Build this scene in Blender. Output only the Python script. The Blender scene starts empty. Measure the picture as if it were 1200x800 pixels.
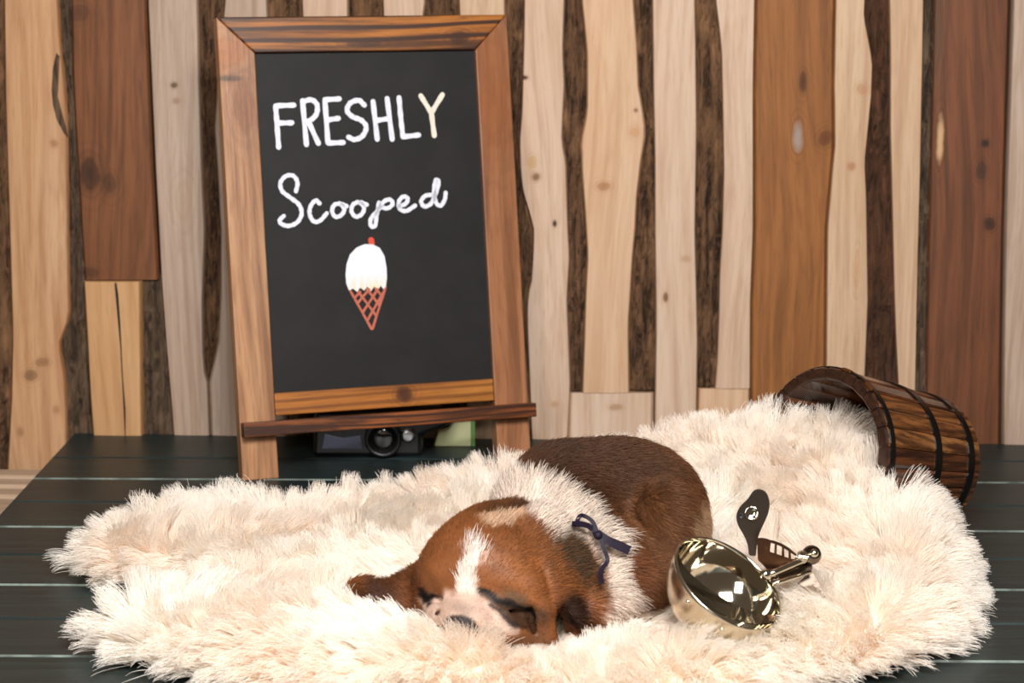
import bpy, bmesh, math, random
import numpy as np
from mathutils import Vector, Matrix
random.seed(7)
rng = np.random.default_rng(11)
scene = bpy.context.scene
COL = scene.collection
R = math.radians

# ------------------------------------------------------------------ camera
CAM_H, FPX, PITCH = 0.36, 2550.0, R(10)
cam_d = bpy.data.cameras.new('camera')
cam_d.sensor_width = 36.0
cam_d.lens = 36.0 * FPX / 1200.0
cam_d.clip_start = 0.01
cam_d.dof.use_dof = True
cam_d.dof.focus_distance = 1.24
cam_d.dof.aperture_fstop = 16.0
cam = bpy.data.objects.new('camera', cam_d)
cam.location = (0, 0, CAM_H)
cam.rotation_euler = (R(90) - PITCH, 0, 0)
COL.objects.link(cam)
scene.camera = cam

# ------------------------------------------------------------------ world, lamps, exposure
world = bpy.data.worlds.new('room_light')
scene.world = world
world.use_nodes = True
wb = world.node_tree.nodes['Background']
wb.inputs[0].default_value = (1.0, 0.80, 0.60, 1)
wb.inputs[1].default_value = 0.09

def area(name, loc, target, size, power, color):
    d = bpy.data.lights.new(name, 'AREA')
    d.shape = 'RECTANGLE'
    d.size, d.size_y = size
    d.energy = power
    d.color = color
    o = bpy.data.objects.new(name, d)
    o.location = loc
    o.rotation_euler = (Vector(target) - Vector(loc)).to_track_quat('-Z', 'Y').to_euler()
    COL.objects.link(o)
    return o

area('softbox_key', (0.12, 0.22, 0.86), (0.02, 1.18, 0.03), (0.46, 0.34), 26.5, (1.0, 0.965, 0.93))
area('wall_fill_light', (-0.50, -0.10, 0.62), (-0.05, 1.4, 0.10), (0.35, 0.50), 8.5, (1.0, 0.95, 0.89))  # unseen fill lamp, added to brighten the wall
scene.view_settings.view_transform = 'Standard'
scene.view_settings.look = 'None'
scene.view_settings.gamma = 1.0
scene.view_settings.exposure = 0.0
scene.view_settings.use_curve_mapping = False
scene.cycles.max_bounces = 18
scene.cycles.diffuse_bounces = 14

# ------------------------------------------------------------------ helpers
FV = np.array([0, math.cos(PITCH), -math.sin(PITCH)])
UV = np.array([0, math.sin(PITCH), math.cos(PITCH)])
CP = np.array([0, 0, CAM_H])

def ray(px, py):
    return FV + (px - 600) / FPX * np.array([1.0, 0, 0]) + (400 - py) / FPX * UV

def on_z(px, py, z=0.0):
    d = ray(px, py)
    return CP + d * ((z - CAM_H) / d[2])

def on_y(px, py, Y):
    d = ray(px, py)
    return CP + d * (Y / d[1])

def on_plane(px, py, p0, n):
    d = ray(px, py)
    return CP + d * (np.dot(np.asarray(p0) - CP, n) / np.dot(d, n))

def lin(r, g, b):
    f = lambda c: (c / 255 / 12.92) if c / 255 <= 0.04045 else ((c / 255 + 0.055) / 1.055) ** 2.4
    return (f(r), f(g), f(b), 1.0)

def mesh_obj(name, verts, faces, mat=None, parent=None, smooth=False):
    me = bpy.data.meshes.new(name)
    me.from_pydata([tuple(map(float, v)) for v in verts], [], [tuple(map(int, f)) for f in faces])
    me.update()
    if smooth:
        me.polygons.foreach_set('use_smooth', [True] * len(me.polygons))
    if mat:
        me.materials.append(mat)
    o = bpy.data.objects.new(name, me)
    COL.objects.link(o)
    if parent:
        o.parent = parent
    return o

def bm_obj(name, bm, mat=None, parent=None, smooth=False):
    me = bpy.data.meshes.new(name)
    bmesh.ops.recalc_face_normals(bm, faces=bm.faces)
    bm.to_mesh(me)
    bm.free()
    if smooth:
        me.polygons.foreach_set('use_smooth', [True] * len(me.polygons))
    if mat:
        me.materials.append(mat)
    o = bpy.data.objects.new(name, me)
    COL.objects.link(o)
    if parent:
        o.parent = parent
    return o

def tag(o, label, cat, group=None):
    o['label'] = label
    o['category'] = cat
    if group:
        o['group'] = group
    return o

def empty(name, loc=(0, 0, 0), rot=None):
    o = bpy.data.objects.new(name, None)
    o.empty_display_size = 0.02
    COL.objects.link(o)
    o.location = loc
    if rot is not None:
        o.rotation_euler = rot
    return o

def auto_smooth(o, ang=40):
    me = o.data
    me.polygons.foreach_set('use_smooth', [True] * len(me.polygons))
    bm = bmesh.new(); bm.from_mesh(me)
    for e in bm.edges:
        if len(e.link_faces) == 2 and e.calc_face_angle(0) > R(ang):
            e.smooth = False
    bm.to_mesh(me); bm.free()
    return o

def prism(poly, w0, w1, bevel=0.0):
    """poly: list of (u, v); extruded along w from w0 to w1, bevelled."""
    bm = bmesh.new()
    a = [bm.verts.new((u, w0, v)) for u, v in poly]
    b = [bm.verts.new((u, w1, v)) for u, v in poly]
    n = len(poly)
    bm.faces.new(a); bm.faces.new(b[::-1])
    for i in range(n):
        bm.faces.new((a[i], b[i], b[(i + 1) % n], a[(i + 1) % n]))
    if bevel:
        bmesh.ops.recalc_face_normals(bm, faces=bm.faces)
        bmesh.ops.bevel(bm, geom=list(bm.edges), offset=bevel, segments=2, affect='EDGES', profile=0.5)
    return bm

def catmull(pts, n=8):
    P = [np.array(p, float) for p in pts]
    if len(P) < 3:
        return np.array([P[0] + (P[-1] - P[0]) * t for t in np.linspace(0, 1, n)])
    Q = [2 * P[0] - P[1]] + P + [2 * P[-1] - P[-2]]
    out = []
    for i in range(1, len(Q) - 2):
        for t in np.linspace(0, 1, n, endpoint=False):
            a, b, c, d = Q[i - 1], Q[i], Q[i + 1], Q[i + 2]
            out.append(0.5 * ((2 * b) + (c - a) * t + (2 * a - 5 * b + 4 * c - d) * t * t + (3 * b - a - 3 * c + d) * t ** 3))
    out.append(P[-1])
    return np.array(out)

def tube(path, radii, seg=10, caps=True, bm=None):
    """round tube along a 3-D path; radii scalar or list."""
    bm = bm or bmesh.new()
    P = np.array(path, float)
    n = len(P)
    rad = np.full(n, radii) if np.isscalar(radii) else np.array(radii, float)
    T = np.gradient(P, axis=0)
    T /= np.linalg.norm(T, axis=1)[:, None] + 1e-12
    ref = np.array([0, 0, 1.0]) if abs(T[0][2]) < 0.9 else np.array([1.0, 0, 0])
    u = np.cross(T[0], ref); u /= np.linalg.norm(u)
    rings = []
    for i in range(n):
        u = u - T[i] * np.dot(u, T[i]); u /= np.linalg.norm(u)
        v = np.cross(T[i], u)
        rings.append([bm.verts.new(P[i] + rad[i] * (math.cos(a) * u + math.sin(a) * v)) for a in np.linspace(0, 2 * math.pi, seg, endpoint=False)])
    for i in range(n - 1):
        for k in range(seg):
            bm.faces.new((rings[i][k], rings[i][(k + 1) % seg], rings[i + 1][(k + 1) % seg], rings[i + 1][k]))
    if caps:
        bm.faces.new(rings[0][::-1]); bm.faces.new(rings[-1])
    return bm

# ------------------------------------------------------------------ materials
class NT:
    def __init__(s, name):
        s.m = bpy.data.materials.new(name)
        s.m.use_nodes = True
        s.t = s.m.node_tree
        s.b = s.t.nodes['Principled BSDF']
    def n(s, typ, **kw):
        x = s.t.nodes.new(typ)
        for k, v in kw.items():
            if k.startswith('i_'):
                key = k[2:]
                x.inputs[int(key) if key.isdigit() else key].default_value = v
            else:
                setattr(x, k, v)
        return x
    def l(s, a, b):
        s.t.links.new(a, b)
    def math(s, op, a, b=None, clamp=False):
        x = s.n('ShaderNodeMath', operation=op, use_clamp=clamp)
        for i, v in enumerate((a, b)):
            if v is None: continue
            if hasattr(v, 'links') or hasattr(v, 'is_output'): s.l(v, x.inputs[i])
            else: x.inputs[i].default_value = v
        return x.outputs[0]
    def mix(s, fac, a, b, blend='MIX'):
        x = s.n('ShaderNodeMix', data_type='RGBA', blend_type=blend)
        for i, v in ((0, fac), (6, a), (7, b)):
            if hasattr(v, 'is_output'): s.l(v, x.inputs[i])
            else: x.inputs[i].default_value = v
        return x.outputs[2]
    def ramp(s, fac, lo, hi, smooth=True):
        x = s.n('ShaderNodeMapRange', interpolation_type='SMOOTHSTEP' if smooth else 'LINEAR', i_1=lo, i_2=hi)
        s.l(fac, x.inputs[0])
        return x.outputs[0]
    def noise(s, vec, scale, detail=4.0, rough=0.55, dist=0.0):
        x = s.n('ShaderNodeTexNoise')
        x.inputs['Scale'].default_value = scale
        x.inputs['Detail'].default_value = detail
        x.inputs['Roughness'].default_value = rough
        x.inputs['Distortion'].default_value = dist
        s.l(vec, x.inputs['Vector'])
        return x.outputs['Fac']
    def map(s, vec, scale=(1, 1, 1), loc=(0, 0, 0)):
        x = s.n('ShaderNodeMapping')
        x.inputs['Scale'].default_value = scale
        x.inputs['Location'].default_value = loc
        s.l(vec, x.inputs['Vector'])
        return x.outputs[0]
    def bump(s, h, strength, dist=0.001):
        x = s.n('ShaderNodeBump')
        x.inputs['Strength'].default_value = strength
        x.inputs['Distance'].default_value = dist
        s.l(h, x.inputs['Height'])
        s.l(x.outputs[0], s.b.inputs['Normal'])

def coords(t, jitter=True):
    tc = t.n('ShaderNodeTexCoord').outputs['Object']
    if not jitter:
        return tc
    oi = t.n('ShaderNodeObjectInfo').outputs['Random']
    cx = t.n('ShaderNodeCombineXYZ')
    t.l(t.math('MULTIPLY', oi, 13.7), cx.inputs[0]); t.l(t.math('MULTIPLY', oi, 7.3), cx.inputs[1]); t.l(t.math('MULTIPLY', oi, 29.1), cx.inputs[2])
    a = t.n('ShaderNodeVectorMath', operation='ADD')
    t.l(tc, a.inputs[0]); t.l(cx.outputs[0], a.inputs[1])
    return a.outputs[0]

def wood(name, base, dark, light, axis='z', knots=(), rough=0.62, contrast=1.0, ring=1.0, fine=1.0, spec=0.3, bands=26.0, gain=0.83, wdist=11.0):
    """knots: (x, z, rx, rz, colour, strength) in object space."""
    t = NT(name)
    raw = t.n('ShaderNodeTexCoord').outputs['Object']
    v = coords(t)
    st = {'z': (1, 1, 0.06), 'x': (0.06, 1, 1)}[axis]
    lo = {'z': (1, 1, 0.22), 'x': (0.22, 1, 1)}[axis]
    warp = t.n('ShaderNodeTexNoise'); warp.inputs['Scale'].default_value = 9.0; warp.inputs['Detail'].default_value = 2.0
    t.l(t.map(v, lo), warp.inputs['Vector'])
    wa = t.n('ShaderNodeVectorMath', operation='MULTIPLY_ADD')
    t.l(warp.outputs['Color'], wa.inputs[0]); wa.inputs[1].default_value = (0.05, 0.05, 0.05); t.l(v, wa.inputs[2])
    cur = wa.outputs[0]
    kfac = []
    nz = t.noise(raw, 90.0, 3)
    for (kx, kz, rx, rz, kc, ks) in knots:
        sub = t.n('ShaderNodeVectorMath', operation='SUBTRACT'); t.l(raw, sub.inputs[0]); sub.inputs[1].default_value = (kx, 0, kz)
        sc = t.n('ShaderNodeVectorMath', operation='MULTIPLY'); t.l(sub.outputs[0], sc.inputs[0]); sc.inputs[1].default_value = (1 / rx, 0, 1 / rz)
        ln = t.n('ShaderNodeVectorMath', operation='LENGTH'); t.l(sc.outputs[0], ln.inputs[0])
        d = t.math('ADD', ln.outputs['Value'], t.math('MULTIPLY', t.math('SUBTRACT', nz, 0.5), 0.9))
        kfac.append((d, kc, ks))
    grain = t.noise(t.map(cur, st), 520.0, 6, 0.62)
    w = t.n('ShaderNodeTexWave', wave_type='BANDS', bands_direction='X' if axis == 'z' else 'Z')
    w.inputs['Scale'].default_value = bands; w.inputs['Distortion'].default_value = wdist; w.inputs['Detail'].default_value = 2.5; w.inputs['Detail Scale'].default_value = 0.7
    t.l(t.map(cur, {'z': (1, 1, 0.10), 'x': (0.10, 1, 1)}[axis]), w.inputs['Vector'])
    tone = t.noise(t.map(cur, {'z': (1, 1, 0.25), 'x': (0.25, 1, 1)}[axis]), 22.0, 3)
    c = t.mix(t.ramp(tone, 0.35, 0.68), base, light)
    c = t.mix(t.math('MULTIPLY', t.ramp(w.outputs['Fac'], 0.45, 1.0), 0.26 * ring * contrast), c, dark)
    c = t.mix(t.math('MULTIPLY', t.ramp(grain, 0.45, 0.75), 0.52 * fine * contrast), c, dark)
    streak = t.noise(t.map(cur, {'z': (1, 1, 0.035), 'x': (0.035, 1, 1)}[axis]), 150.0, 4, 0.6, 0.3)
    c = t.mix(t.math('MULTIPLY', t.ramp(streak, 0.42, 0.70), 0.62 * contrast), c, dark)
    for d, kc, ks in kfac:
        rg = t.math('SINE', t.math('MULTIPLY', d, 11.0))
        halo = t.math('MULTIPLY', t.math('MULTIPLY', t.ramp(d, 2.6, 0.7), t.ramp(rg, -0.2, 1.0)), 0.45 * ks)
        c = t.mix(halo, c, dark)
        c = t.mix(t.math('MULTIPLY', t.ramp(d, 1.35, 0.35), ks), c, kc)
    rim = t.n('ShaderNodeAttribute', attribute_name='rim').outputs['Fac']
    c = t.mix(t.math('MULTIPLY', t.ramp(t.math('ADD', rim, t.math('MULTIPLY', t.math('SUBTRACT', nz, 0.5), 0.5)), 0.35, 1.0), 0.75), c, dark)
    if gain != 1.0:
        c = t.mix(1.0, c, (gain, gain, gain, 1), 'MULTIPLY')
    t.l(c, t.b.inputs['Base Color'])
    t.b.inputs['Roughness'].default_value = rough
    t.b.inputs['Specular IOR Level'].default_value = spec
    t.bump(grain, 0.25, 0.0006)
    return t.m

def plain(name, col, rough=0.5, metal=0.0, spec=0.5, nscale=0, namp=0.0, coat=0.0):
    t = NT(name)
    t.b.inputs['Base Color'].default_value = col
    t.b.inputs['Roughness'].default_value = rough
    t.b.inputs['Metallic'].default_value = metal
    t.b.inputs['Specular IOR Level'].default_value = spec
    t.b.inputs['Coat Weight'].default_value = coat
    if nscale:
        v = coords(t, False)
        nz = t.noise(v, nscale, 5)
        c = t.mix(t.ramp(nz, 0.3, 0.7), tuple(x * (1 - namp) for x in col[:3]) + (1,), tuple(min(1, x * (1 + namp)) for x in col[:3]) + (1,))
        t.l(c, t.b.inputs['Base Color'])
        t.bump(nz, 0.15, 0.0005)
    return t.m

# ------------------------------------------------------------------ back wall: live-edge boards
WA = R(3.0)
WN = np.array([-math.sin(WA), -math.cos(WA), 0])      # towards the room
WP = np.array([0, 1.616, 0])                          # face of the boards at x = 0

def on_wall(px, py, off=0.0):
    return on_plane(px, py, WP + WN * off, WN)

def bark_material(name, a, b, c):
    t = NT(name)
    v = coords(t)
    n1 = t.noise(t.map(v, (1, 1, 0.10)), 250.0, 7, 0.72, 0.6)
    n2 = t.noise(t.map(v, (1, 1, 0.35)), 45.0, 4, 0.6)
    col = t.mix(t.ramp(n1, 0.36, 0.62), a, b)
    col = t.mix(t.math('MULTIPLY', t.ramp(n2, 0.48, 0.7), 0.7), col, c)
    t.l(col, t.b.inputs['Base Color'])
    t.b.inputs['Roughness'].default_value = 0.85
    t.b.inputs['Specular IOR Level'].default_value = 0.2
    t.bump(n1, 1.0, 0.006)
    return t.m

def wk(px, py, rpx, rpy, col, s):
    p = on_wall(px, py)
    return (p[0], p[2], rpx / 1550.0, rpy / 1550.0, col, s)

KB = lin(92, 52, 28)
KD = lin(50, 30, 20)
M = {}
M['tan'] = wood('tan_board', lin(204, 160, 119), lin(158, 106, 68), lin(210, 174, 138), knots=[wk(36, 440, 9, 8, lin(120, 85, 55), .75), wk(50, 424, 10, 6, lin(130, 90, 58), .6), wk(24, 506, 4, 7, lin(140, 100, 65), .6), wk(63, 168, 5, 5, lin(150, 105, 65), .6), wk(66, 480, 5, 6, lin(150, 105, 65), .5)], contrast=0.8)
M['brown'] = wood('brown_board', lin(126, 78, 47), lin(68, 39, 22), lin(138, 88, 55), knots=[wk(105, 205, 13, 22, KD, .8), wk(128, 215, 9, 14, KD, .5), wk(92, 15, 14, 12, KD, .4), wk(105, 320, 12, 8, KD, .5)], contrast=0.8)
M['short'] = wood('cut_plank', lin(204, 158, 111), lin(168, 116, 72), lin(210, 168, 122), contrast=0.6)
M['grey'] = wood('grey_board', lin(188, 164, 145), lin(148, 120, 98), lin(194, 172, 155), knots=[wk(204, 100, 5, 4, lin(95, 70, 52), .9), wk(207, 118, 5, 4, lin(150, 115, 88), .6), wk(215, 235, 12, 30, lin(185, 155, 130), .4)], contrast=0.8, bands=34)
M['pale'] = wood('pale_board', lin(211, 181, 156), lin(172, 134, 104), lin(216, 190, 168), knots=[wk(628, 207, 6, 6, lin(120, 82, 50), .9), wk(624, 190, 6, 8, lin(190, 150, 90), .6), wk(650, 262, 3, 5, lin(70, 42, 26), 1), wk(614, 91, 6, 3, lin(80, 50, 30), 1), wk(708, 218, 9, 6, lin(165, 115, 72), .8), wk(743, 155, 6, 6, lin(200, 150, 105), .7), wk(745, 129, 3, 3, lin(120, 80, 50), .8), wk(722, 477, 9, 4, lin(165, 125, 85), .7), wk(780, 348, 3, 6, lin(120, 80, 52), .9), wk(804, 303, 6, 4, lin(180, 140, 105), .6), wk(650, 473, 5, 4, lin(180, 135, 95), .6)], contrast=0.7)
M['peach'] = wood('peach_board', lin(214, 176, 141), lin(180, 132, 94), lin(218, 185, 154), knots=[wk(708, 218, 9, 6, lin(165, 115, 72), .8), wk(743, 155, 6, 6, lin(200, 150, 105), .7), wk(745, 129, 3, 3, lin(120, 80, 50), .8)], contrast=0.6)
M['amber'] = wood('amber_board', lin(152, 97, 50), lin(96, 56, 26), lin(164, 107, 56), knots=[wk(935, 160, 6, 17, lin(160, 140, 128), 1), wk(941, 95, 5, 14, lin(70, 36, 14), .8), wk(968, 162, 9, 10, lin(96, 50, 20), .8)], contrast=0.8)
M['cream'] = wood('cream_board', lin(206, 173, 141), lin(166, 124, 90), lin(212, 182, 152), knots=[wk(1010, 105, 7, 7, lin(180, 130, 90), .6), wk(998, 195, 5, 5, lin(170, 115, 78), .7), wk(1004, 315, 5, 26, lin(196, 148, 104), .5)], contrast=0.7)
M['walnut'] = wood('walnut_board', lin(114, 68, 42), lin(64, 37, 22), lin(126, 76, 47), knots=[wk(1155, 168, 5, 5, lin(45, 25, 16), .9), wk(1150, 200, 7, 12, KD, .6), wk(1160, 262, 7, 8, lin(45, 25, 16), .8), wk(1102, 165, 4, 26, lin(205, 165, 122), 1), wk(1096, 40, 10, 60, lin(92, 68, 48), .6)], contrast=0.8)
M['bark'] = bark_material('bark', lin(46, 32, 23), lin(122, 90, 65), lin(158, 118, 84))
M['bark_grey'] = bark_material('grey_bark', lin(56, 43, 34), lin(108, 88, 70), lin(132, 108, 86))
M['bark_red'] = bark_material('red_bark', lin(50, 34, 25), lin(94, 64, 46), lin(116, 76, 54))
M['backing'] = plain('dark_backing', lin(38, 27, 20), 0.9)

ext = 1500.0
def xw(px, py, off):       # pixel -> wall coordinates (u along the wall, z)
    p = on_wall(px, py, off)
    return p

wall = mesh_obj('wall_back', *(lambda a: (a, [(0, 1, 2, 3), (7, 6, 5, 4), (0, 4, 5, 1), (1, 5, 6, 2), (2, 6, 7, 3), (3, 7, 4, 0)]))(
    [WP + WN * o + np.array([math.cos(WA), -math.sin(WA), 0]) * u + np.array([0, 0, z]) for o in (-0.014, -0.034) for u, z in ((-0.9, -0.06), (0.9, -0.06), (0.9, 0.75), (-0.9, 0.75))]), M['backing'])
wall['kind'] = 'structure'
TOPY = -560

def strip(name, L, Rr, y0, y1, mat, off, back=-0.0138, cols=7, bulge=0.0008, rough=0.0, seed=0, edge=0.0022, wob=0.0):
    """board between two pixel polylines [(y, x)...], proud of the wall by off."""
    ys = np.arange(y0, y1, 9.0) if rough else np.arange(y0, y1, 12.0)
    ys = np.append(ys, y1)
    r = np.random.default_rng(seed)
    lx = np.interp(ys, [a for a, _ in L], [b for _, b in L])
    rx = np.interp(ys, [a for a, _ in Rr], [b for _, b in Rr])
    if wob:
        k = np.cumsum(r.normal(0, wob, (2, len(ys))), axis=1); k -= np.linspace(0, 1, len(ys)) * k[:, -1:]
        lx = lx + np.clip(k[0], -1.5, 1.5); rx = rx + np.clip(k[1], -1.5, 1.5)
    s = np.linspace(0, 1, cols) if rough else np.array([0, .035, .10, .28, .5, .72, .90, .965, 1.0])
    cols = len(s)
    V, Fc = [], []
    base = on_wall(600, 300, 0)
    for i, y in enumerate(ys):
        row = []
        for j, q in enumerate(s):
            o = off + bulge * (1 - (2 * q - 1) ** 2) - (edge if j in (0, cols - 1) else 0)
            if rough: o += r.normal(0, rough)
            row.append(on_wall(lx[i] + (rx[i] - lx[i]) * q, y, 0) + WN * o)
        a, b = row[0] + WN * (back - np.dot(row[0] - WP, WN)), row[-1] + WN * (back - np.dot(row[-1] - WP, WN))
        V += [a] + row + [b]
    m = cols + 2
    for i in range(len(ys) - 1):
        for j in range(m - 1):
            Fc.append((i * m + j, i * m + j + 1, (i + 1) * m + j + 1, (i + 1) * m + j))
    n = len(ys) - 1
    Fc.append(tuple(range(m))[::-1]); Fc.append(tuple(n * m + j for j in range(m)))
    Fc = [f[::-1] for f in Fc]
    o = mesh_obj(name, V, Fc, mat, wall)
    auto_smooth(o, 35)
    if not rough:
        one = [1.0, 1.0, .45, .12, 0, 0, 0, .12, .45, 1.0, 1.0]
        o.data.attributes.new('rim', 'FLOAT', 'POINT').data.foreach_set('value', one * len(ys))
    return o

def sl(x0, x1, y0=0, y1=530):       # straight edge
    return [(TOPY, x0 - (x1 - x0) * (y0 - TOPY) / (y1 - y0)), (y1, x1)]

def ed(*p):                          # traced edge, carried on above the frame
    p = list(p)
    return [(TOPY, p[0][1] + random.uniform(-6, 6)), (-250, p[0][1] + random.uniform(-8, 8))] + p

E_ = {}
E_['b0'] = ed((0, 4), (100, 5), (170, 7), (270, 10), (400, 14), (470, 12), (545, 8))
E_['b1'] = ed((0, 68), (50, 71), (100, 76), (140, 79), (270, 80), (340, 81), (370, 82), (385, 77), (400, 71), (415, 71), (440, 76), (480, 78), (545, 79))
E_['b2'] = ed((0, 82), (100, 84), (200, 90), (270, 94), (330, 98), (400, 102), (470, 107), (545, 111))
E_['b3'] = ed((0, 171), (100, 175), (200, 179), (328, 186))
E_['b4'] = ed((0, 172.5), (100, 177), (200, 181.5), (270, 185.5), (328, 188.5), (400, 194), (470, 200), (545, 206))
E_['b5'] = ed((0, 232), (100, 234), (200, 237), (270, 240.5), (350, 237.5), (410, 238), (436, 240), (446, 243.5), (545, 247.5))
E_['b6'] = ed((0, 263), (100, 254), (150, 250.5), (200, 254), (270, 258), (350, 257.5), (400, 255), (430, 249), (446, 244.2), (545, 248.2))
E_['b7'] = ed((0, 313), (20, 314), (545, 338))
E_['b8'] = ed((0, 353), (20, 354), (545, 374))
E_['b9'] = ed((0, 408), (20, 408), (545, 424))
E_['b10'] = ed((0, 448), (20, 449), (545, 462))
E_['b11'] = ed((0, 499), (20, 496), (545, 520))
E_['b12'] = ed((0, 537), (20, 538), (545, 548))
E_['b13'] = ed((0, 592), (300, 600), (545, 606))
E_['b14'] = ed((0, 614), (60, 613), (90, 612), (130, 611), (165, 608), (200, 609), (225, 612), (250, 620), (270, 625), (300, 624), (330, 622), (345, 618), (370, 617), (400, 618), (450, 620), (545, 624))
E_['b15'] = ed((0, 662), (60, 660), (100, 662), (140, 660), (165, 659), (190, 664), (270, 666), (300, 668), (350, 665), (400, 667), (450, 669), (545, 664))
E_['b16'] = ed((0, 681), (60, 687), (130, 687), (155, 682), (165, 680), (200, 681), (250, 685), (300, 688), (340, 686), (400, 684), (459, 682))
E_['b17'] = ed((0, 743), (50, 747), (100, 749), (130, 754), (150, 757), (165, 756), (190, 752), (230, 747), (270, 745), (300, 742), (350, 739), (380, 737), (459, 738))
E_['b18'] = ed((0, 764), (100, 765), (190, 767), (270, 767), (350, 768), (400, 768), (545, 766))
E_['b19'] = ed((0, 815), (50, 816), (150, 817), (270, 815), (350, 817), (400, 818), (545, 816))
E_['b20'] = ed((0, 838), (30, 842), (60, 845), (100, 846), (200, 848), (270, 846), (320, 843), (370, 842), (420, 840), (459, 837))
E_['b21'] = ed((0, 885), (100, 883), (270, 883), (350, 880), (545, 879))
E_['b22'] = ed((0, 979), (100, 977), (170, 978), (200, 975), (270, 969), (400, 968), (545, 967))
E_['b23'] = ed((0, 1014), (20, 1013), (40, 1017), (60, 1021), (75, 1023), (110, 1022), (150, 1018), (190, 1014), (230, 1016), (350, 1018), (400, 1016), (545, 1010))
E_['b24'] = ed((0, 1042), (60, 1043), (150, 1043), (270, 1046), (350, 1048), (400, 1050), (545, 1058))
E_['b25'] = ed((0, 1083), (100, 1081), (200, 1079), (270, 1077), (350, 1075), (545, 1071))
E_['b26'] = ed((0, 1094), (270, 1088), (545, 1083))
E_['b27'] = ed((0, 1184), (100, 1181), (200, 1178), (270, 1176), (400, 1174), (545, 1172))
E_['b28'] = ed((0, 1187), (100, 1184), (200, 1180), (270, 1178), (400, 1176), (545, 1175))
def shift(e, d): return [(y, x + d) for y, x in e]
LB, LK = 0.0, -0.0050       # light boards, bark recess
BOT = 550
def board(l, r, mat, y1=BOT, off=LB, y0=TOPY): return strip('board', E_[l] if isinstance(l, str) else l, E_[r] if isinstance(r, str) else r, y0, y1, M[mat], off, cols=7)
def bark(l, r, mat='bark', y1=BOT, y0=TOPY, off=LK, s=1):
    l = E_[l] if isinstance(l, str) else l
    r = E_[r] if isinstance(r, str) else r
    return strip('bark_strip', shift(l, -4), shift(r, 4), y0, y1, M[mat], off, cols=9, rough=0.0011, seed=s, edge=0.001)
board(shift(E_['b0'], -110), shift(E_['b0'], -32), 'pale')
bark(shift(E_['b0'], -34), 'b0', s=1)
board('b0', 'b1', 'tan')
bark('b1', 'b2', 'bark_grey', s=2)
board('b2', 'b3', 'brown', y1=328, off=-0.0015)
strip('board', [(329, 99), (400, 103), (470, 107), (522, 111)], [(329, 166), (522, 168)], 329, 522, M['short'], 0.004, cols=7)
bark([(320, 164), (545, 166)], [(320, 190), (400, 194), (470, 200), (545, 206)], 'bark_grey', y0=320, s=3)
board('b4', 'b5', 'grey')
bark('b5', 'b6', y1=462, s=4)
board('b6', 'b7', 'grey')
bark('b7', 'b8', s=5)
board('b8', 'b9', 'pale')
bark('b9', 'b10', s=6)
board('b10', 'b11', 'pale')
bark('b11', 'b12', s=7)
board('b12', 'b13', 'cream')
bark('b13', 'b14', s=8)
board('b14', 'b15', 'pale')
bark('b15', 'b16', y1=459, s=9)
board('b16', 'b17', 'peach', y1=460)
bark('b17', 'b18', y1=459, s=10)
strip('board', [(460.5, 667), (545, 664)], [(460.5, 766), (545, 765)], 460.5, 545, M['pale'], -0.001)
board('b18', 'b19', 'pale')
bark('b19', 'b20', y1=454, s=11)
board('b20', 'b21', 'pale', y1=455)
strip('board', [(455.5, 818), (545, 816)], [(455.5, 879), (545, 878)], 455.5, 545, M['peach'], -0.001)
board('b21', 'b22', 'amber', off=-0.001)
board('b22', 'b23', 'cream')
bark('b23', 'b24', 'bark_red', s=12)
board('b24', 'b25', 'cream')
bark('b25', 'b26', 'bark_grey', off=-0.004, s=13)
board('b26', 'b27', 'walnut', off=-0.0015)
board('b28', shift(E_['b28'], 62), 'grey')
bark(shift(E_['b28'], 62), shift(E_['b28'], 92), s=14)
board(shift(E_['b28'], 92), shift(E_['b28'], 190), 'amber')

def wall_patch(name, pts, off, mat, th=0.0012):
    P = [on_wall(x, y, off) for x, y in pts]
    c = sum(P) / len(P)
    V = [c + WN * th] + [p + WN * th * 0.3 for p in P] + [p - WN * 0.002 for p in P]
    n = len(P)
    Fc = [(0, 1 + i, 1 + (i + 1) % n) for i in range(n)] + [(1 + i, 1 + n + i, 1 + n + (i + 1) % n, 1 + (i + 1) % n) for i in range(n)]
    return mesh_obj(name, V, Fc, mat, wall)
# ingrown bark on the tan board and the long crack in the short plank
wall_patch('bark_inclusion', [(66, 62), (62, 80), (59, 104), (61, 124), (67, 141), (75, 156), (79, 160), (77, 148), (70, 132), (66, 115), (65, 98), (67, 82), (70, 66)], 0.0002, M['bark_grey'], 0.0008)
wall_patch('crack', [(134, 331), (137, 345), (139.5, 380), (142.5, 440), (146, 480), (146.5, 518), (147.3, 518), (147.2, 480), (144, 440), (141.2, 380), (138.7, 345), (136.5, 331)], 0.0047, M['backing'], 0.0002)

# ------------------------------------------------------------------ deck of dark green planks and the pale floor it lies on
t = NT('green_paint')
v = coords(t)
n1 = t.noise(t.map(v, (0.05, 1, 1)), 260.0, 6, 0.6)
n2 = t.noise(t.map(v, (0.3, 1, 1)), 14.0, 4)
c = t.mix(t.ramp(n1, 0.35, 0.7), lin(23, 35, 36), lin(36, 51, 51))
c = t.mix(t.math('MULTIPLY', t.ramp(n2, 0.4, 0.75), 0.5), c, lin(42, 48, 46))
t.l(c, t.b.inputs['Base Color'])
t.b.inputs['Roughness'].default_value = 0.42
t.b.inputs['Specular IOR Level'].default_value = 0.35
t.bump(n1, 0.3, 0.0006)
M['green'] = t.m
M['groove'] = plain('plank_joint', lin(20, 24, 24), 0.8)
M['arris'] = plain('pale_plank_edge', lin(104, 116, 110), 0.5, nscale=60, namp=0.5)
DX0, DX1, DTH = -0.337, 0.75, 0.022
def wy(x): return 1.616 - math.tan(WA) * x
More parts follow.
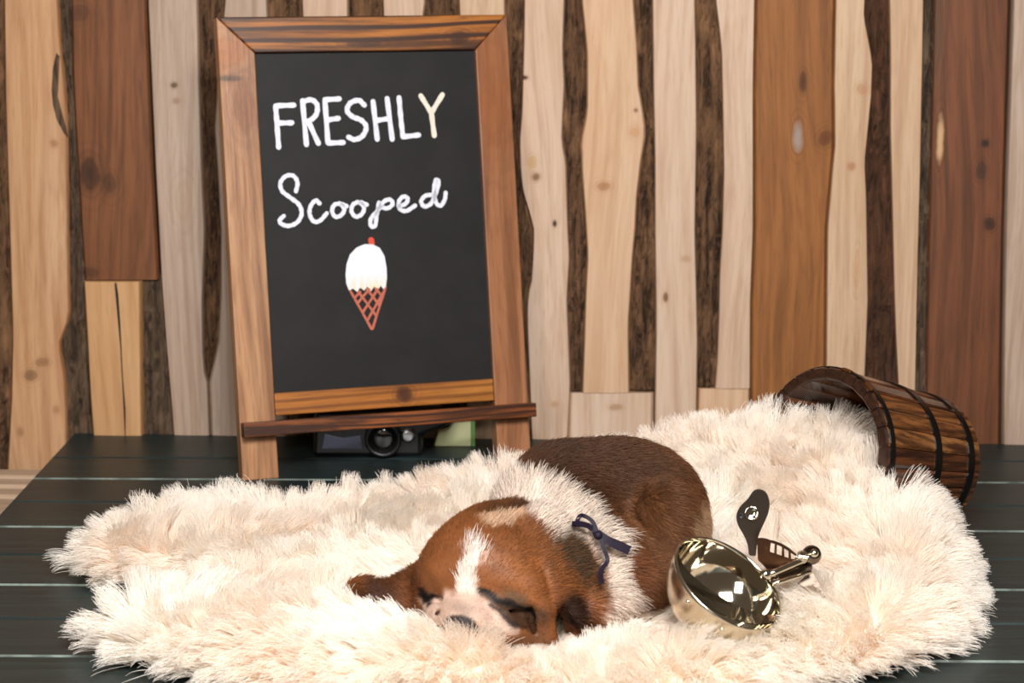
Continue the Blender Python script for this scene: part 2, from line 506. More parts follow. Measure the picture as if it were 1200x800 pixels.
PW = 0.0655
floor = mesh_obj('floor', [(x, y, z) for z in (-DTH, -0.005) for x, y in ((DX0 + 0.002, 0.55), (DX1, 0.55), (DX1, wy(DX1) + 0.004), (DX0 + 0.002, wy(DX0) + 0.004))],
                 [(3, 2, 1, 0), (4, 5, 6, 7), (0, 1, 5, 4), (1, 2, 6, 5), (2, 3, 7, 6), (3, 0, 4, 7)], M['groove'])
floor['kind'] = 'structure'
seams = [1.625 - 0.012 - PW * k for k in range(0, 17)]
seam_y = lambda y, x: y - math.tan(WA) * 0.35 * x
for k in range(len(seams) - 1):
    y1, y0 = seams[k] - 0.0012, seams[k + 1] + 0.0012
    if k == 0: y1 = None
    bm = bmesh.new()
    pts = []
    for x in (DX0, DX1):
        pts.append((x, seam_y(y0, x)))
    for x in (DX1, DX0):
        pts.append((x, seam_y(y1, x) if y1 else wy(x) + 0.003))
    a = [bm.verts.new((x, y, -0.0215)) for x, y in pts]
    b = [bm.verts.new((x, y, 0.0)) for x, y in pts]
    bm.faces.new(a[::-1]); bm.faces.new(b)
    for i in range(4):
        bm.faces.new((a[i], a[(i + 1) % 4], b[(i + 1) % 4], b[i]))
    te = [e for e in bm.edges if all(vv.co.z > -0.001 for vv in e.verts)]
    bmesh.ops.bevel(bm, geom=te, offset=0.0010, segments=1, affect='EDGES')
    o = bm_obj('plank', bm, M['green'], floor)
    o.data.materials.append(M['arris'])
    for p in o.data.polygons:                       # paler front arris on alternate planks
        if 0.2 < p.normal.z < 0.95 and p.normal.y < -0.3 and k % 2 == 1:
            p.material_index = 1

M['pale_floor'] = wood('pale_floor_wood', lin(196, 168, 142), lin(150, 120, 96), lin(206, 180, 156), axis='x', contrast=0.6)
lower = mesh_obj('floor', [(x, y, z) for z in (-0.075, -0.050) for x, y in ((-1.2, 0.3), (1.2, 0.3), (1.2, 1.56), (-1.2, 1.68))],
                 [(3, 2, 1, 0), (4, 5, 6, 7), (0, 1, 5, 4), (1, 2, 6, 5), (2, 3, 7, 6), (3, 0, 4, 7)], M['backing'])
lower['kind'] = 'structure'
yy = 1.652
for k in range(8):
    w_ = 0.03 if k < 3 else 0.06
    bm = bmesh.new()
    a = [(-1.0, yy - w_ + 0.0015), (DX0 + 0.0015, yy - w_ + 0.0015 - 0.04), (DX0 + 0.0015, yy - 0.0015 - 0.04), (-1.0, yy - 0.0015)]
    lo_ = [bm.verts.new((x, y, -0.05)) for x, y in a]; hi = [bm.verts.new((x, y, -0.022)) for x, y in a]
    bm.faces.new(lo_[::-1]); bm.faces.new(hi)
    for i in range(4): bm.faces.new((lo_[i], lo_[(i + 1) % 4], hi[(i + 1) % 4], hi[i]))
    bmesh.ops.bevel(bm, geom=[e for e in bm.edges if all(vv.co.z > -0.03 for vv in e.verts)], offset=0.005, segments=3, affect='EDGES')
    o = bm_obj('plank', bm, M['pale_floor'], lower)
    auto_smooth(o, 50)
    yy -= w_

# ------------------------------------------------------------------ chalkboard easel
EB, EL, EW, EH = 0.33264853, 0.16925321, 0.21384868, 0.32386763
EO = np.array([-0.18806052, 1.48031743, 0.0])
ex = np.array([math.cos(EB), math.sin(EB), 0])
nh = np.array([math.sin(EB), -math.cos(EB), 0])
ez = np.array([0, 0, 1]) * math.cos(EL) - nh * math.sin(EL)
ey = np.cross(ez, ex)                                   # away from the viewer
def ep(px, py, w=0.0):
    p = on_plane(px, py, EO + ey * w, ey) - EO
    return (float(p @ ex), float(p @ ez))
easel = empty('chalkboard_easel')
easel.matrix_world = Matrix([[ex[0], ey[0], ez[0], EO[0]], [ex[1], ey[1], ez[1], EO[1]], [ex[2], ey[2], ez[2], EO[2]], [0, 0, 0, 1]])
tag(easel, 'wooden framed chalkboard easel with FRESHLY Scooped lettering and painted ice cream cone', 'easel')

def easel_wood(name, base, dark, light, axis, knots=(), **k):
    return wood(name, base, dark, light, axis=axis, knots=knots, rough=0.38, spec=0.45, gain=0.80, **k)
ua = ep(297, 62)[0]; ub = ep(323, 461)[0]; uc = ep(556, 58)[0]; ud = ep(580, 443)[0]
ui, uo = (ua + ub) / 2, (uc + ud) / 2
vt = (ep(297, 62)[1] + ep(556, 58)[1]) / 2
vr = (ep(323, 461)[1] + ep(580, 443)[1]) / 2
vb = (ep(323, 488)[1] + ep(580, 468)[1]) / 2
def ek(px, py, rx, ry, c, s):
    u, v_ = ep(px, py); return (u, v_, rx / 1600, ry / 1600, c, s)
sw = dict(contrast=1.0)
mL = easel_wood('easel_stile_wood', lin(190, 138, 97), lin(112, 68, 38), lin(200, 154, 114), 'z', knots=[ek(270, 92, 16, 4, lin(58, 34, 28), .8), ek(262, 62, 30, 20, lin(172, 96, 34), .55), ek(285, 125, 14, 34, lin(126, 72, 34), .6)])
mR = easel_wood('easel_right_wood', lin(166, 110, 72), lin(108, 64, 36), lin(176, 122, 86), 'z', knots=[ek(575, 100, 26, 90, lin(150, 84, 34), .6)])
mT = easel_wood('easel_rail_wood', lin(176, 104, 34), lin(62, 30, 8), lin(188, 116, 40), 'x', knots=[ek(425, 50, 24, 6, lin(60, 30, 10), .8), ek(538, 44, 14, 9, lin(58, 28, 8), .85)], contrast=1.4, ring=3.2, bands=40, wdist=4.5)
mB = easel_wood('easel_lower_rail_wood', lin(182, 112, 42), lin(108, 58, 16), lin(190, 124, 54), 'x', knots=[ek(474, 461, 11, 10, lin(72, 34, 12), .95)], contrast=1.2, ring=2.2, bands=44, wdist=4)
mS = easel_wood('easel_ledge_wood', lin(138, 72, 28), lin(58, 26, 8), lin(158, 88, 38), 'x', contrast=1.6, ring=2.4, bands=70, wdist=4)
TH = 0.0125
g = 0.0003
bm_obj('stile', prism([(0, 0), (ui, 0), (ui, vt), (0, EH)], 0, TH, 0.0009), mL, easel)
bm_obj('stile', prism([(uo, 0), (EW, 0), (EW, EH), (uo, vt)], 0, TH, 0.0009), mR, easel)
bm_obj('top_rail', prism([(ui + g, vt), (uo - g, vt), (EW - g, EH), (g, EH)], 0, TH, 0.0009), mT, easel)
bm_obj('bottom_rail', prism([(ui + g, vb), (uo - g, vb), (uo - g, vr), (ui + g, vr)], 0.0004, TH, 0.0009), mB, easel)
LW = -0.0115
l0, l1 = ep(286, 503, LW), ep(629, 481, LW)
lh = 0.0050
vm = (l0[1] + l1[1]) / 2
bm_obj('ledge', prism([(l0[0], vm - lh), (l1[0], vm - lh), (l1[0], vm + lh), (l0[0], vm + lh)], LW, -0.0002, 0.0007), mS, easel)

t = NT('chalkboard_black')
vv_ = coords(t, False)
nz = t.noise(vv_, 26.0, 5, 0.6)
t.l(t.mix(t.ramp(nz, 0.35, 0.75), lin(22, 21, 22), lin(29, 28, 29)), t.b.inputs['Base Color'])
t.b.inputs['Roughness'].default_value = 0.55
t.b.inputs['Specular IOR Level'].default_value = 0.25
M['slate'] = t.m
BW = 0.0035
board_o = bm_obj('chalkboard', prism([(ui - .004, vr - .004), (uo + .004, vr - .004), (uo + .004, vt + .004), (ui - .004, vt + .004)], BW, TH - 0.001), M['slate'], easel)
M['chalk'] = plain('white_chalk_paint', lin(216, 219, 230), 0.8, nscale=400, namp=0.08)
M['chalk_cream'] = plain('cream_chalk_paint', lin(220, 213, 200), 0.8, nscale=400, namp=0.08)
M['cone_paint'] = plain('cone_brown_paint', lin(182, 98, 78), 0.8, nscale=500, namp=0.12)
M['cherry_paint'] = plain('red_paint', lin(206, 76, 50), 0.8)

def stroke(paths, wd, smooth=True, off=0.0):
    """flat painted strokes with round ends, a little proud of the slate."""
    bm = bmesh.new()
    for si, pts in enumerate(paths):
        P = np.array([ep(x, y, BW) for x, y in pts])
        if smooth and len(P) > 2: P = catmull(P, 6)
        elif len(P) == 2: P = np.array([P[0] + (P[1] - P[0]) * q for q in np.linspace(0, 1, 6)])
        T = np.gradient(P, axis=0); T /= np.linalg.norm(T, axis=1)[:, None] + 1e-12
        N = np.stack([-T[:, 1], T[:, 0]], 1)
        h = wd / 2 * (1 + 0.10 * np.sin(np.arange(len(P)) * 1.7))
        outl = [P[i] + N[i] * h[i] for i in range(len(P))]
        a0 = math.atan2(N[-1][1], N[-1][0])
        outl += [P[-1] + h[-1] * np.array([math.cos(a0 - q), math.sin(a0 - q)]) for q in np.linspace(0, math.pi, 7)[1:-1]]
        low = [P[i] - N[i] * h[i] for i in range(len(P))]
        w0, w1 = BW - 0.0003 - off - 0.00006 * si, BW + 0.0002
        def quadstrip(A, B):
            for i in range(len(A) - 1):
                f = [bm.verts.new((q[0], w0, q[1])) for q in (A[i], B[i], B[i + 1], A[i + 1])]
                bm.faces.new(f)
        quadstrip([P[i] + N[i] * h[i] for i in range(len(P))], low)
        for c_, n_, sgn in ((P[-1], N[-1], -1), (P[0], -N[0], -1)):
            a0 = math.atan2(n_[1], n_[0])
            ring = [c_ + wd / 2 * np.array([math.cos(a0 + sgn * q), math.sin(a0 + sgn * q)]) for q in np.linspace(0, math.pi, 9)]
            cv = bm.verts.new((c_[0], w0, c_[1])); rv = [bm.verts.new((q[0], w0, q[1])) for q in ring]
            for i in range(8): bm.faces.new((cv, rv[i], rv[i + 1]))
    bmesh.ops.remove_doubles(bm, verts=bm.verts, dist=1e-5)
    for f in bm.faces:
        if f.normal.y > 0: f.normal_flip()
    ret = bmesh.ops.extrude_face_region(bm, geom=list(bm.faces))
    for q in ret['geom']:
        if isinstance(q, bmesh.types.BMVert): q.co.y += 0.0005
    return bm
cv = lambda pts: [(240 + x / 2.857, y / 2.857) for x, y in pts]
LET = [
    ([[(237, 355), (241, 410), (247, 493)], [(240, 354), (298, 352)], [(243, 412), (291, 411)]], 1, 'chalk'),
    ([[(327, 337), (340, 484)], [(329, 340), (356, 334), (375, 350), (374, 380), (357, 400), (340, 407)], [(347, 408), (380, 480)]], 1, 'chalk'),
    ([[(402, 338), (412, 478)], [(402, 334), (450, 331)], [(408, 402), (447, 396)], [(413, 479), (463, 477)]], 1, 'chalk'),
    ([[(534, 352), (515, 336), (487, 345), (476, 370), (495, 391), (523, 402), (540, 425), (528, 455), (502, 467), (481, 459)]], 1, 'chalk'),
    ([[(563, 340), (577, 466)], [(610, 330), (627, 466)], [(570, 404), (617, 397)]], 1, 'chalk'),
    ([[(650, 327), (656, 395), (663, 458)], [(663, 458), (716, 452)]], 1, 'chalk'),
    ([[(723, 321), (757, 376)], [(795, 317), (758, 378)], [(758, 378), (768, 454)]], 1, 'chalk_cream'),
    ([[(305, 640), (310, 610), (295, 588), (270, 590), (253, 612), (259, 640), (287, 662), (315, 685), (324, 715), (309, 744), (280, 756), (256, 749), (251, 736), (264, 723)]], 0, 'chalk'),
    ([[(384, 681), (371, 671), (354, 690), (351, 718), (365, 741), (386, 738), (408, 714)]], 0, 'chalk'),
    ([[(452, 681), (433, 686), (426, 706), (436, 725), (455, 721), (467, 702), (458, 684), (475, 690)]], 0, 'chalk'),
    ([[(512, 676), (495, 686), (491, 708), (505, 725), (525, 717), (533, 695), (520, 677), (542, 685)]], 0, 'chalk'),
    ([[(583, 678), (575, 720), (570, 755), (556, 756), (556, 732), (578, 705), (598, 676), (619, 668), (629, 682), (612, 697), (592, 694)]], 0, 'chalk'),
    ([[(648, 690), (672, 682), (679, 664), (664, 658), (650, 674), (652, 698), (674, 706), (704, 688)]], 0, 'chalk'),
    ([[(757, 652), (737, 656), (724, 674), (735, 691), (758, 680), (774, 644), (783, 610), (773, 603), (767, 640), (774, 678), (790, 688), (803, 668), (806, 645)]], 0, 'chalk'),
]
for paths, cap, mt in LET:
    bm_obj('painted_letter', stroke([cv(p) for p in paths], 0.0036 if cap else 0.0030), M[mt], board_o)
cz = lambda pts: [(300 + x / 2.5, 90 + y / 2.5) for x, y in pts]
cone = [cz(p) for p in ([(277, 628), (338, 738)], [(379, 616), (341, 738)], [(300, 630), (352, 700)], [(325, 622), (362, 670)], [(350, 620), (371, 645)],
                         [(356, 622), (312, 690)], [(331, 622), (296, 664)], [(372, 632), (325, 714)], [(304, 630), (288, 648)])]
bm_obj('painted_cone', stroke(cone, 0.0017, off=0.0001), M['cone_paint'], board_o)
bm_obj('painted_cherry', stroke([cz([(337, 478), (339, 490)])], 0.0042), M['cherry_paint'], board_o)
so = cz([(272, 626), (264, 605), (262, 580), (265, 548), (275, 520), (294, 500), (318, 490), (342, 491), (362, 501), (376, 525), (382, 560), (383, 590), (380, 613), (373, 622), (365, 612), (356, 625), (346, 614), (336, 628), (326, 614), (316, 626), (305, 617), (296, 630), (284, 620)])
t = NT('ice_cream_paint')
vv_ = coords(t, False)
sepx = t.n('ShaderNodeSeparateXYZ'); t.l(vv_, sepx.inputs[0])
uz0, uz1 = ep(425, 342, BW)[1], ep(425, 318, BW)[1]
nz = t.noise(t.map(vv_, (1, 1, 0.25)), 420.0, 3)
fz = t.math('MULTIPLY', t.ramp(sepx.outputs[2], uz1, uz0), t.ramp(nz, 0.35, 0.6))
t.l(t.mix(fz, lin(222, 225, 234), lin(224, 208, 172)), t.b.inputs['Base Color'])
t.b.inputs['Roughness'].default_value = 0.8
bm_obj('painted_scoop', prism([ep(x, y, BW) for x, y in so], BW - 0.0006, BW + 0.0002), t.m, board_o)

# ------------------------------------------------------------------ things behind the easel
M['black_plastic'] = plain('black_plastic', lin(16, 16, 18), 0.35)
M['slate_plastic'] = plain('blue_grey_plastic', lin(78, 84, 104), 0.4)
M['lens_glass'] = plain('lens_glass', lin(8, 8, 12), 0.05, coat=1.0)
M['silver'] = plain('silver_ring', lin(190, 190, 195), 0.25, metal=1.0)
cy_ = 1.566
cam_t = empty('camera', (on_y(425, 515, cy_)[0], cy_, 0))
tag(cam_t, 'small black camera lying behind the chalkboard easel', 'camera')
bm = prism([(-.036, 0.0), (.044, 0.0), (.044, .016), (.058, .021), (.068, .025), (.070, .034), (-.034, .034)], -.010, .012, 0.003)
bm_obj('body', bm, M['black_plastic'], cam_t)
bm = prism([(-.029, .006), (.001, .006), (-.001, .016), (-.014, .014), (-.027, .017)], -.0112, -.0095, 0.0003)
bm_obj('panel', bm, M['slate_plastic'], cam_t)
def disc_lathe(prof, seg=28, axis='y'):
    bm = bmesh.new()
    rings = []
    for r_, h_ in prof:
        ring = []
        for k in range(seg):
            a = 2 * math.pi * k / seg
            q = {'y': (r_ * math.cos(a), h_, r_ * math.sin(a)), 'z': (r_ * math.cos(a), r_ * math.sin(a), h_), 'x': (h_, r_ * math.cos(a), r_ * math.sin(a))}[axis]
            ring.append(bm.verts.new(q))
        rings.append(ring)
    for i in range(len(rings) - 1):
        for k in range(seg):
            bm.faces.new((rings[i][k], rings[i][(k + 1) % seg], rings[i + 1][(k + 1) % seg], rings[i + 1][k]))
    bm.faces.new(rings[0]); bm.faces.new(rings[-1][::-1])
    return bm
def shifted(bm, d):
    for vq in bm.verts: vq.co += Vector(d)
    return bm
ln_ = bm_obj('lens', shifted(disc_lathe([(.0135, -.010), (.0135, -.018), (.0125, -.019), (.0105, -.019), (.0098, -.015)]), (.016, 0, .0145)), M['black_plastic'], cam_t, True)
bm_obj('lens_glass', shifted(disc_lathe([(.0097, -.0148), (.006, -.0158), (.0005, -.0162)]), (.016, 0, .0145)), M['lens_glass'], ln_, True)
bm_obj('lens_ring', shifted(disc_lathe([(.0052, -.010), (.0052, -.014), (.0034, -.0146)]), (.034, 0.0, .0165)), M['silver'], cam_t, True)
bm_obj('barrel', shifted(disc_lathe([(.0085, -.008), (.0085, .012)], 24), (.036, 0, .0088)), M['black_plastic'], cam_t)
M['green_paper'] = plain('pale_green_paper', lin(246, 255, 196), 0.8, nscale=60, namp=0.08)
M['green_spine'] = plain('green_edge', lin(120, 170, 90), 0.7)
gp = on_z(533, 524)
gy = 1.590
gx0, gx1 = on_y(509, 520, gy)[0], on_y(552, 520, gy)[0]
card = empty('paper_parcel', ((gx0 + gx1) / 2, gy, 0)); tag(card, 'small pale yellow-green paper parcel behind the easel near the wall', 'parcel')
hw = (gx1 - gx0) / 2
bm_obj('wrap', prism([(-hw, 0), (hw, 0), (hw, .021), (hw * .15, .020), (-.2 * hw, .013), (-hw * .8, .010)], 0, .010, .0008), M['green_paper'], card)
bm_obj('band', prism([(hw + .0002, 0), (hw + .003, 0), (hw + .003, .0205), (hw + .0002, .0205)], .0005, .0095, .0003), M['green_spine'], card)

# ------------------------------------------------------------------ wooden bucket on its side
bo = on_y(961, 530, 1.295); bb = on_y(1087, 541, 1.360)
bax = bb - bo; BL = float(np.linalg.norm(bax)); bax /= BL
R1, R2 = 0.0524, 0.0418
bucket = empty('wooden_bucket')
q = Vector(bax).to_track_quat('X', 'Z')
bucket.matrix_world = Matrix.Translation(Vector(bo)) @ q.to_matrix().to_4x4()
tag(bucket, 'small dark stained wooden bucket with black hoops tipped over, fur spilling out', 'bucket')
def stave_wood(name, base, dark, light, c):
    m = wood(name, base, dark, light, axis='x', rough=0.22, spec=0.5, gain=1.0, contrast=1.6, ring=1.6, bands=45)
    m.node_tree.nodes['Principled BSDF'].inputs['Coat Weight'].default_value = c
    m.node_tree.nodes['Principled BSDF'].inputs['Coat Roughness'].default_value = 0.15
    return m
M['stave_a'] = stave_wood('stave_brown', lin(112, 66, 34), lin(44, 22, 10), lin(140, 88, 48), .5)
M['stave_b'] = stave_wood('stave_dark', lin(84, 46, 24), lin(36, 18, 9), lin(108, 62, 34), .5)
M['stave_c'] = stave_wood('stave_honey', lin(140, 90, 48), lin(60, 32, 14), lin(158, 106, 60), .5)
M['burnt'] = plain('burnt_end_grain', lin(44, 24, 14), 0.35, nscale=300, namp=0.5, coat=.3)
M['hoop'] = plain('black_hoop', lin(22, 17, 15), 0.28, metal=0.3, spec=0.6)
M['bronze'] = plain('bronze_clip', lin(150, 100, 56), 0.3, metal=0.9)
NS = 26
ST = 0.0075
def rad(x): return R1 + (R2 - R1) * x / BL
for k in range(NS):
    a0, a1 = 2 * math.pi * (k + 0.02) / NS, 2 * math.pi * (k + 0.98) / NS
    bm = bmesh.new()
    xs = [0, 0.0015, BL * .25, BL * .5, BL * .75, BL - 0.001, BL]
    rings = []
    for x in xs:
        e_ = 0.001 if x in (0, BL) else 0
        row = []
        for rr, aa in ((rad(x) - e_ - .0006, a0), (rad(x) - e_ + .0002, a0 + (a1 - a0) * .15), (rad(x) - e_ + .0002, a0 + (a1 - a0) * .85), (rad(x) - e_ - .0006, a1), (rad(x) - ST + e_, a1), (rad(x) - ST + e_, a0)):
            row.append(bm.verts.new((x, rr * math.cos(aa), rr * math.sin(aa))))
        rings.append(row)
    for i in range(len(xs) - 1):
        for j in range(6):
            bm.faces.new((rings[i][j], rings[i][(j + 1) % 6], rings[i + 1][(j + 1) % 6], rings[i + 1][j]))
    f0 = bm.faces.new(rings[0]); bm.faces.new(rings[-1][::-1])
    f0.material_index = 1
    for f in bm.faces:
        if max(vq.co.x for vq in f.verts) < 0.002: f.material_index = 1
    o = bm_obj('stave', bm, M[('stave_a', 'stave_b', 'stave_c', 'stave_a', 'stave_b')[(k * 7) % 5]], bucket)
    o.data.materials.append(M['burnt'])
bm_obj('bottom_disc', shifted(disc_lathe([(rad(BL) - ST + .001, BL - .010), (rad(BL) - ST + .001, BL - .003)], 40, 'x'), (0, 0, 0)), M['stave_b'], bucket)
def hoop(x0, x1, th):
    seg = 56
    bm = bmesh.new(); rings = []
    for x, dr in ((x0, .0001), (x0, th), (x1, th), (x1, .0001)):
        rings.append([bm.verts.new((x, (rad(x) + dr) * math.cos(2 * math.pi * k / seg), (rad(x) + dr) * math.sin(2 * math.pi * k / seg))) for k in range(seg)])
    for i in range(4):
        for k in range(seg):
            bm.faces.new((rings[i][k], rings[i][(k + 1) % seg], rings[(i + 1) % 4][(k + 1) % seg], rings[(i + 1) % 4][k]))
    return bm
for x0, x1 in ((.003, .0035 + .004), (BL * .50, BL * .50 + .0065), (BL * .86, BL * .86 + .0062)):
    auto_smooth(bm_obj('hoop', hoop(x0, x1, .0011), M['hoop'], bucket), 40)
for a in (100, 122, 30):
    aa = R(a); rr = rad(.004) + .0010
    o = bm_obj('clip', prism([(-.0016, -.0035), (.0016, -.0035), (.0022, 0), (.0012, .0035), (-.0016, .0035)], -.0006, .0008, .0003), M['bronze'], bucket)
    o.matrix_local = Matrix.Translation((.0022, rr * math.cos(aa), rr * math.sin(aa))) @ Matrix.Rotation(aa, 4, 'X')

# ------------------------------------------------------------------ ice cream scoop
t = NT('polished_steel')
t.b.inputs['Base Color'].default_value = (0.80, 0.73, 0.60, 1)
t.b.inputs['Metallic'].default_value = 1.0
t.b.inputs['Roughness'].default_value = 0.07
M['steel'] = t.m
t = NT('brushed_steel')
t.b.inputs['Base Color'].default_value = (0.74, 0.66, 0.52, 1)
t.b.inputs['Metallic'].default_value = 1.0
nz = t.noise(t.map(coords(t, False), (1, 1, 9)), 300.0, 3)
t.l(t.math('ADD', t.math('MULTIPLY', nz, 0.12), 0.16), t.b.inputs['Roughness'])
M['brushed'] = t.m
M['dark_steel'] = plain('dark_steel', (0.20, 0.16, 0.13, 1), 0.16, metal=1.0)
M['lever_steel'] = plain('dark_lever_steel', (0.13, 0.10, 0.08, 1), 0.38, metal=1.0)
M['brown_steel'] = plain('brown_steel', (0.12, 0.06, 0.035, 1), 0.35, metal=1.0)
SY = 1.075
sc_c = on_y(854, 683, SY)
camR, camU, camB = np.array([1.0, 0, 0]), UV, -FV
sn = 0.485 * camR + 0.72 * camU + 0.50 * camB
sn /= np.linalg.norm(sn)
sx = np.cross(camB, sn); sx /= np.linalg.norm(sx)         # along the long axis of the rim in view
sx = -sx if sx[0] < 0 else sx
sy = np.cross(sn, sx)
scoop = empty('ice_cream_scoop')
scoop.matrix_world = Matrix([[sx[i], sy[i], sn[i], sc_c[i]] for i in range(3)] + [[0, 0, 0, 1]])
tag(scoop, 'shiny steel ice cream scoop with thumb lever lying on the fur', 'ice cream scoop')
scoop_inv = scoop.matrix_world.inverted()
SR = 0.0320
def lathe_z(prof, seg=64):
    bm = bmesh.new(); rings = []
    for r_, z_ in prof:
        if r_ < 1e-6: rings.append([bm.verts.new((0, 0, z_))])
        else: rings.append([bm.verts.new((r_ * math.cos(2 * math.pi * k / seg), r_ * math.sin(2 * math.pi * k / seg), z_)) for k in range(seg)])
    for i in range(len(rings) - 1):
        A, B = rings[i], rings[i + 1]
        for k in range(seg):
            if len(A) == 1: bm.faces.new((A[0], B[(k + 1) % seg], B[k]))
            elif len(B) == 1: bm.faces.new((A[k], A[(k + 1) % seg], B[0]))
            else: bm.faces.new((A[k], A[(k + 1) % seg], B[(k + 1) % seg], B[k]))
    return bm
inner = [(0, -SR + .0012)] + [((SR - .0012) * math.sin(a), -(SR - .0012) * math.cos(a)) for a in np.linspace(0, math.pi / 2, 22)[1:]]
outer = [(SR * math.sin(a), -SR * math.cos(a)) for a in np.linspace(math.pi / 2, 0, 22)[:-1]] + [(0, -SR)]
bm = lathe_z(inner + [(SR - .0006, .0005)] + outer)
bowl = bm_obj('bowl', bm, M['steel'], scoop, True)
bowl.data.materials.append(M['brushed'])
for p in bowl.data.polygons:
    c_ = p.center
    if c_.length > SR - .0006: p.material_index = 1
# scraper band: half hoop that sweeps the inside of the bowl, hinged at both ends of the local x axis
bm = bmesh.new()
r0 = SR - .0017
rows = []
for a in np.linspace(R(2), R(178), 36):
    for_h = []
    for h_ in (-.0042, .0042):
        base = np.array([r0 * math.cos(a), 0, -r0 * math.sin(a)])
        ax = np.array([0, 1, 0]) * h_ * (0.45 + 0.55 * math.sin(a))
        p_ = base + ax
        p_ = p_ / np.linalg.norm(p_) * r0
        rot = Matrix.Rotation(R(34), 4, 'X')
        for_h.append(bm.verts.new(rot @ Vector(p_)))
    rows.append(for_h)
for i in range(len(rows) - 1):
    bm.faces.new((rows[i][0], rows[i][1], rows[i + 1][1], rows[i + 1][0]))
geo = bmesh.ops.solidify(bm, geom=list(bm.faces), thickness=0.0006)
bm_obj('scraper_band', bm, M['steel'], scoop, True)
def pivot(p, r_, name='rivet', m='steel'):
    bm = bmesh.new(); bmesh.ops.create_uvsphere(bm, u_segments=16, v_segments=10, radius=r_)
    return bm_obj(name, shifted(bm, p), M[m], scoop, True)
def lp(px, py, Y):                     # photo point at depth Y -> scoop space
    return np.array(scoop_inv @ Vector(on_y(px, py, Y)))
for pxy in ((806, 705, SY - .036), (846, 737, SY - .036)):
    d = ray(*pxy[:2]); oc = CP - sc_c
    b_ = np.dot(d, oc); a_ = np.dot(d, d); disc = b_ * b_ - a_ * (np.dot(oc, oc) - SR * SR)
    if disc > 0:
        hit = CP + d * ((-b_ - math.sqrt(disc)) / a_)
        pivot(np.array(scoop_inv @ Vector(hit)), .0011)
hinge = lp(897, 673, SY + .002)
pivot(hinge, .0030, 'hinge')
def plate(pts, Y0, Y1, th, mat, name, parent=None):
    """flat plate from photo outline; depth runs from Y0 at its first end to Y1 at the last (by height)."""
    ys = [p[1] for p in pts]; lo_, hi_ = max(ys), min(ys)
    P = [on_y(x, y, Y0 + (Y1 - Y0) * ((lo_ - y) / max(1e-6, lo_ - hi_))) for x, y in pts]
    c_ = sum(P) / len(P)
    n_ = np.linalg.svd(np.array(P) - c_)[2][2]
    if n_[1] > 0: n_ = -n_
    bm = bmesh.new()
    A = [bm.verts.new(scoop_inv @ Vector(p + n_ * th / 2)) for p in P]
    B = [bm.verts.new(scoop_inv @ Vector(p - n_ * th / 2)) for p in P]
    bm.faces.new(A); bm.faces.new(B[::-1]); n = len(P)
    for i in range(n): bm.faces.new((A[i], B[i], B[(i + 1) % n], A[(i + 1) % n]))
    bmesh.ops.recalc_face_normals(bm, faces=bm.faces)
    bmesh.ops.bevel(bm, geom=[e for e in bm.edges], offset=th * .25, segments=2, affect='EDGES')
    return bm_obj(name, bm, mat, parent or scoop)
c5 = lambda pts: [(840 + x / 5, 560 + y / 5) for x, y in pts]
lever = plate([tuple(q) for q in catmull(c5([(188, 452), (180, 390), (158, 335), (124, 275), (114, 220), (138, 166), (184, 120), (214, 76), (250, 65), (290, 85), (309, 140), (302, 200), (274, 268), (246, 330), (236, 385), (228, 456)]), 3)], SY + .026, SY + .024, .0016, M['lever_steel'], 'thumb_lever')
def ringdisc(px, py, Y, r_, name, m, parent, h_=.0012):
    p = on_y(px, py, Y); d = CP - p; d /= np.linalg.norm(d)
    bm = disc_lathe([(r_ * .2, h_ * .3), (r_ * .62, h_ * .4), (r_ * .8, h_), (r_ * .95, h_ * .6), (r_, -h_)], 24, 'z')
    mt = Vector(d).to_track_quat('Z', 'Y').to_matrix().to_4x4(); mt.translation = Vector(p)
    bm.transform(scoop_inv @ mt)
    return bm_obj(name, bm, M[m], parent, True)
ringdisc(881, 601, SY + .0238, .0040, 'thumb_rivet', 'steel', lever)
ringdisc(868.5, 604.5, SY + .0238, .0014, 'rivet', 'black_plastic', lever)
sec = c5([(236, 352), (262, 350), (300, 357), (318, 366), (310, 432), (356, 446), (400, 462), (440, 476), (498, 468), (310, 560), (282, 520), (240, 478)])
plate(sec, SY + .021, SY + .019, .0014, M['brown_steel'], 'gear_sector')
plate(c5([(312, 362), (345, 370), (385, 386), (425, 410), (470, 448), (462, 456), (415, 424), (380, 402), (342, 385), (312, 378)]), SY + .0196, SY + .019, .0014, M['brown_steel'], 'gear_rim')
for a_, b_, c_, d_ in (((340, 378), (352, 382), (350, 448), (336, 444)), ((382, 396), (394, 402), (396, 464), (380, 460)), ((420, 418), (432, 424), (436, 476), (420, 474))):
    plate(c5([a_, b_, c_, d_]), SY + .0202, SY + .0194, .0013, M['brown_steel'], 'gear_tooth')
def rod(p, q, r_, name, m):
    bm = tube([lp(*p) + (lp(*q) - lp(*p)) * s for s in np.linspace(0, 1, 5)], r_, 12)
    return bm_obj(name, bm, M[m], scoop, True)
rod((899, 674, SY + .004), (946, 654, SY + .018), .0017, 'shaft', 'steel')
rod((906, 684, SY + .006), (950, 670, SY + .019), .0012, 'shaft', 'steel')
rod((902, 680, SY + .012), (948, 662, SY + .024), .0030, 'handle_core', 'dark_steel')
pivot(lp(951, 650, SY + .020), .0052, 'knob', 'dark_steel')
pivot(lp(954, 648, SY + .0165), .0024, 'knob_cap', 'steel')
sp = []
for k in range(60):
    a = k * 2 * math.pi / 10
    base = lp(934 + 12 * k / 60, 652 + 1.5 * k / 60, SY + .018)
    sp.append(base + .0036 * (math.cos(a) * np.array([0, 1, 0]) + math.sin(a) * np.array([0, 0, 1])))
bm_obj('spring', tube(sp, .0006, 6), M['steel'], scoop, True)
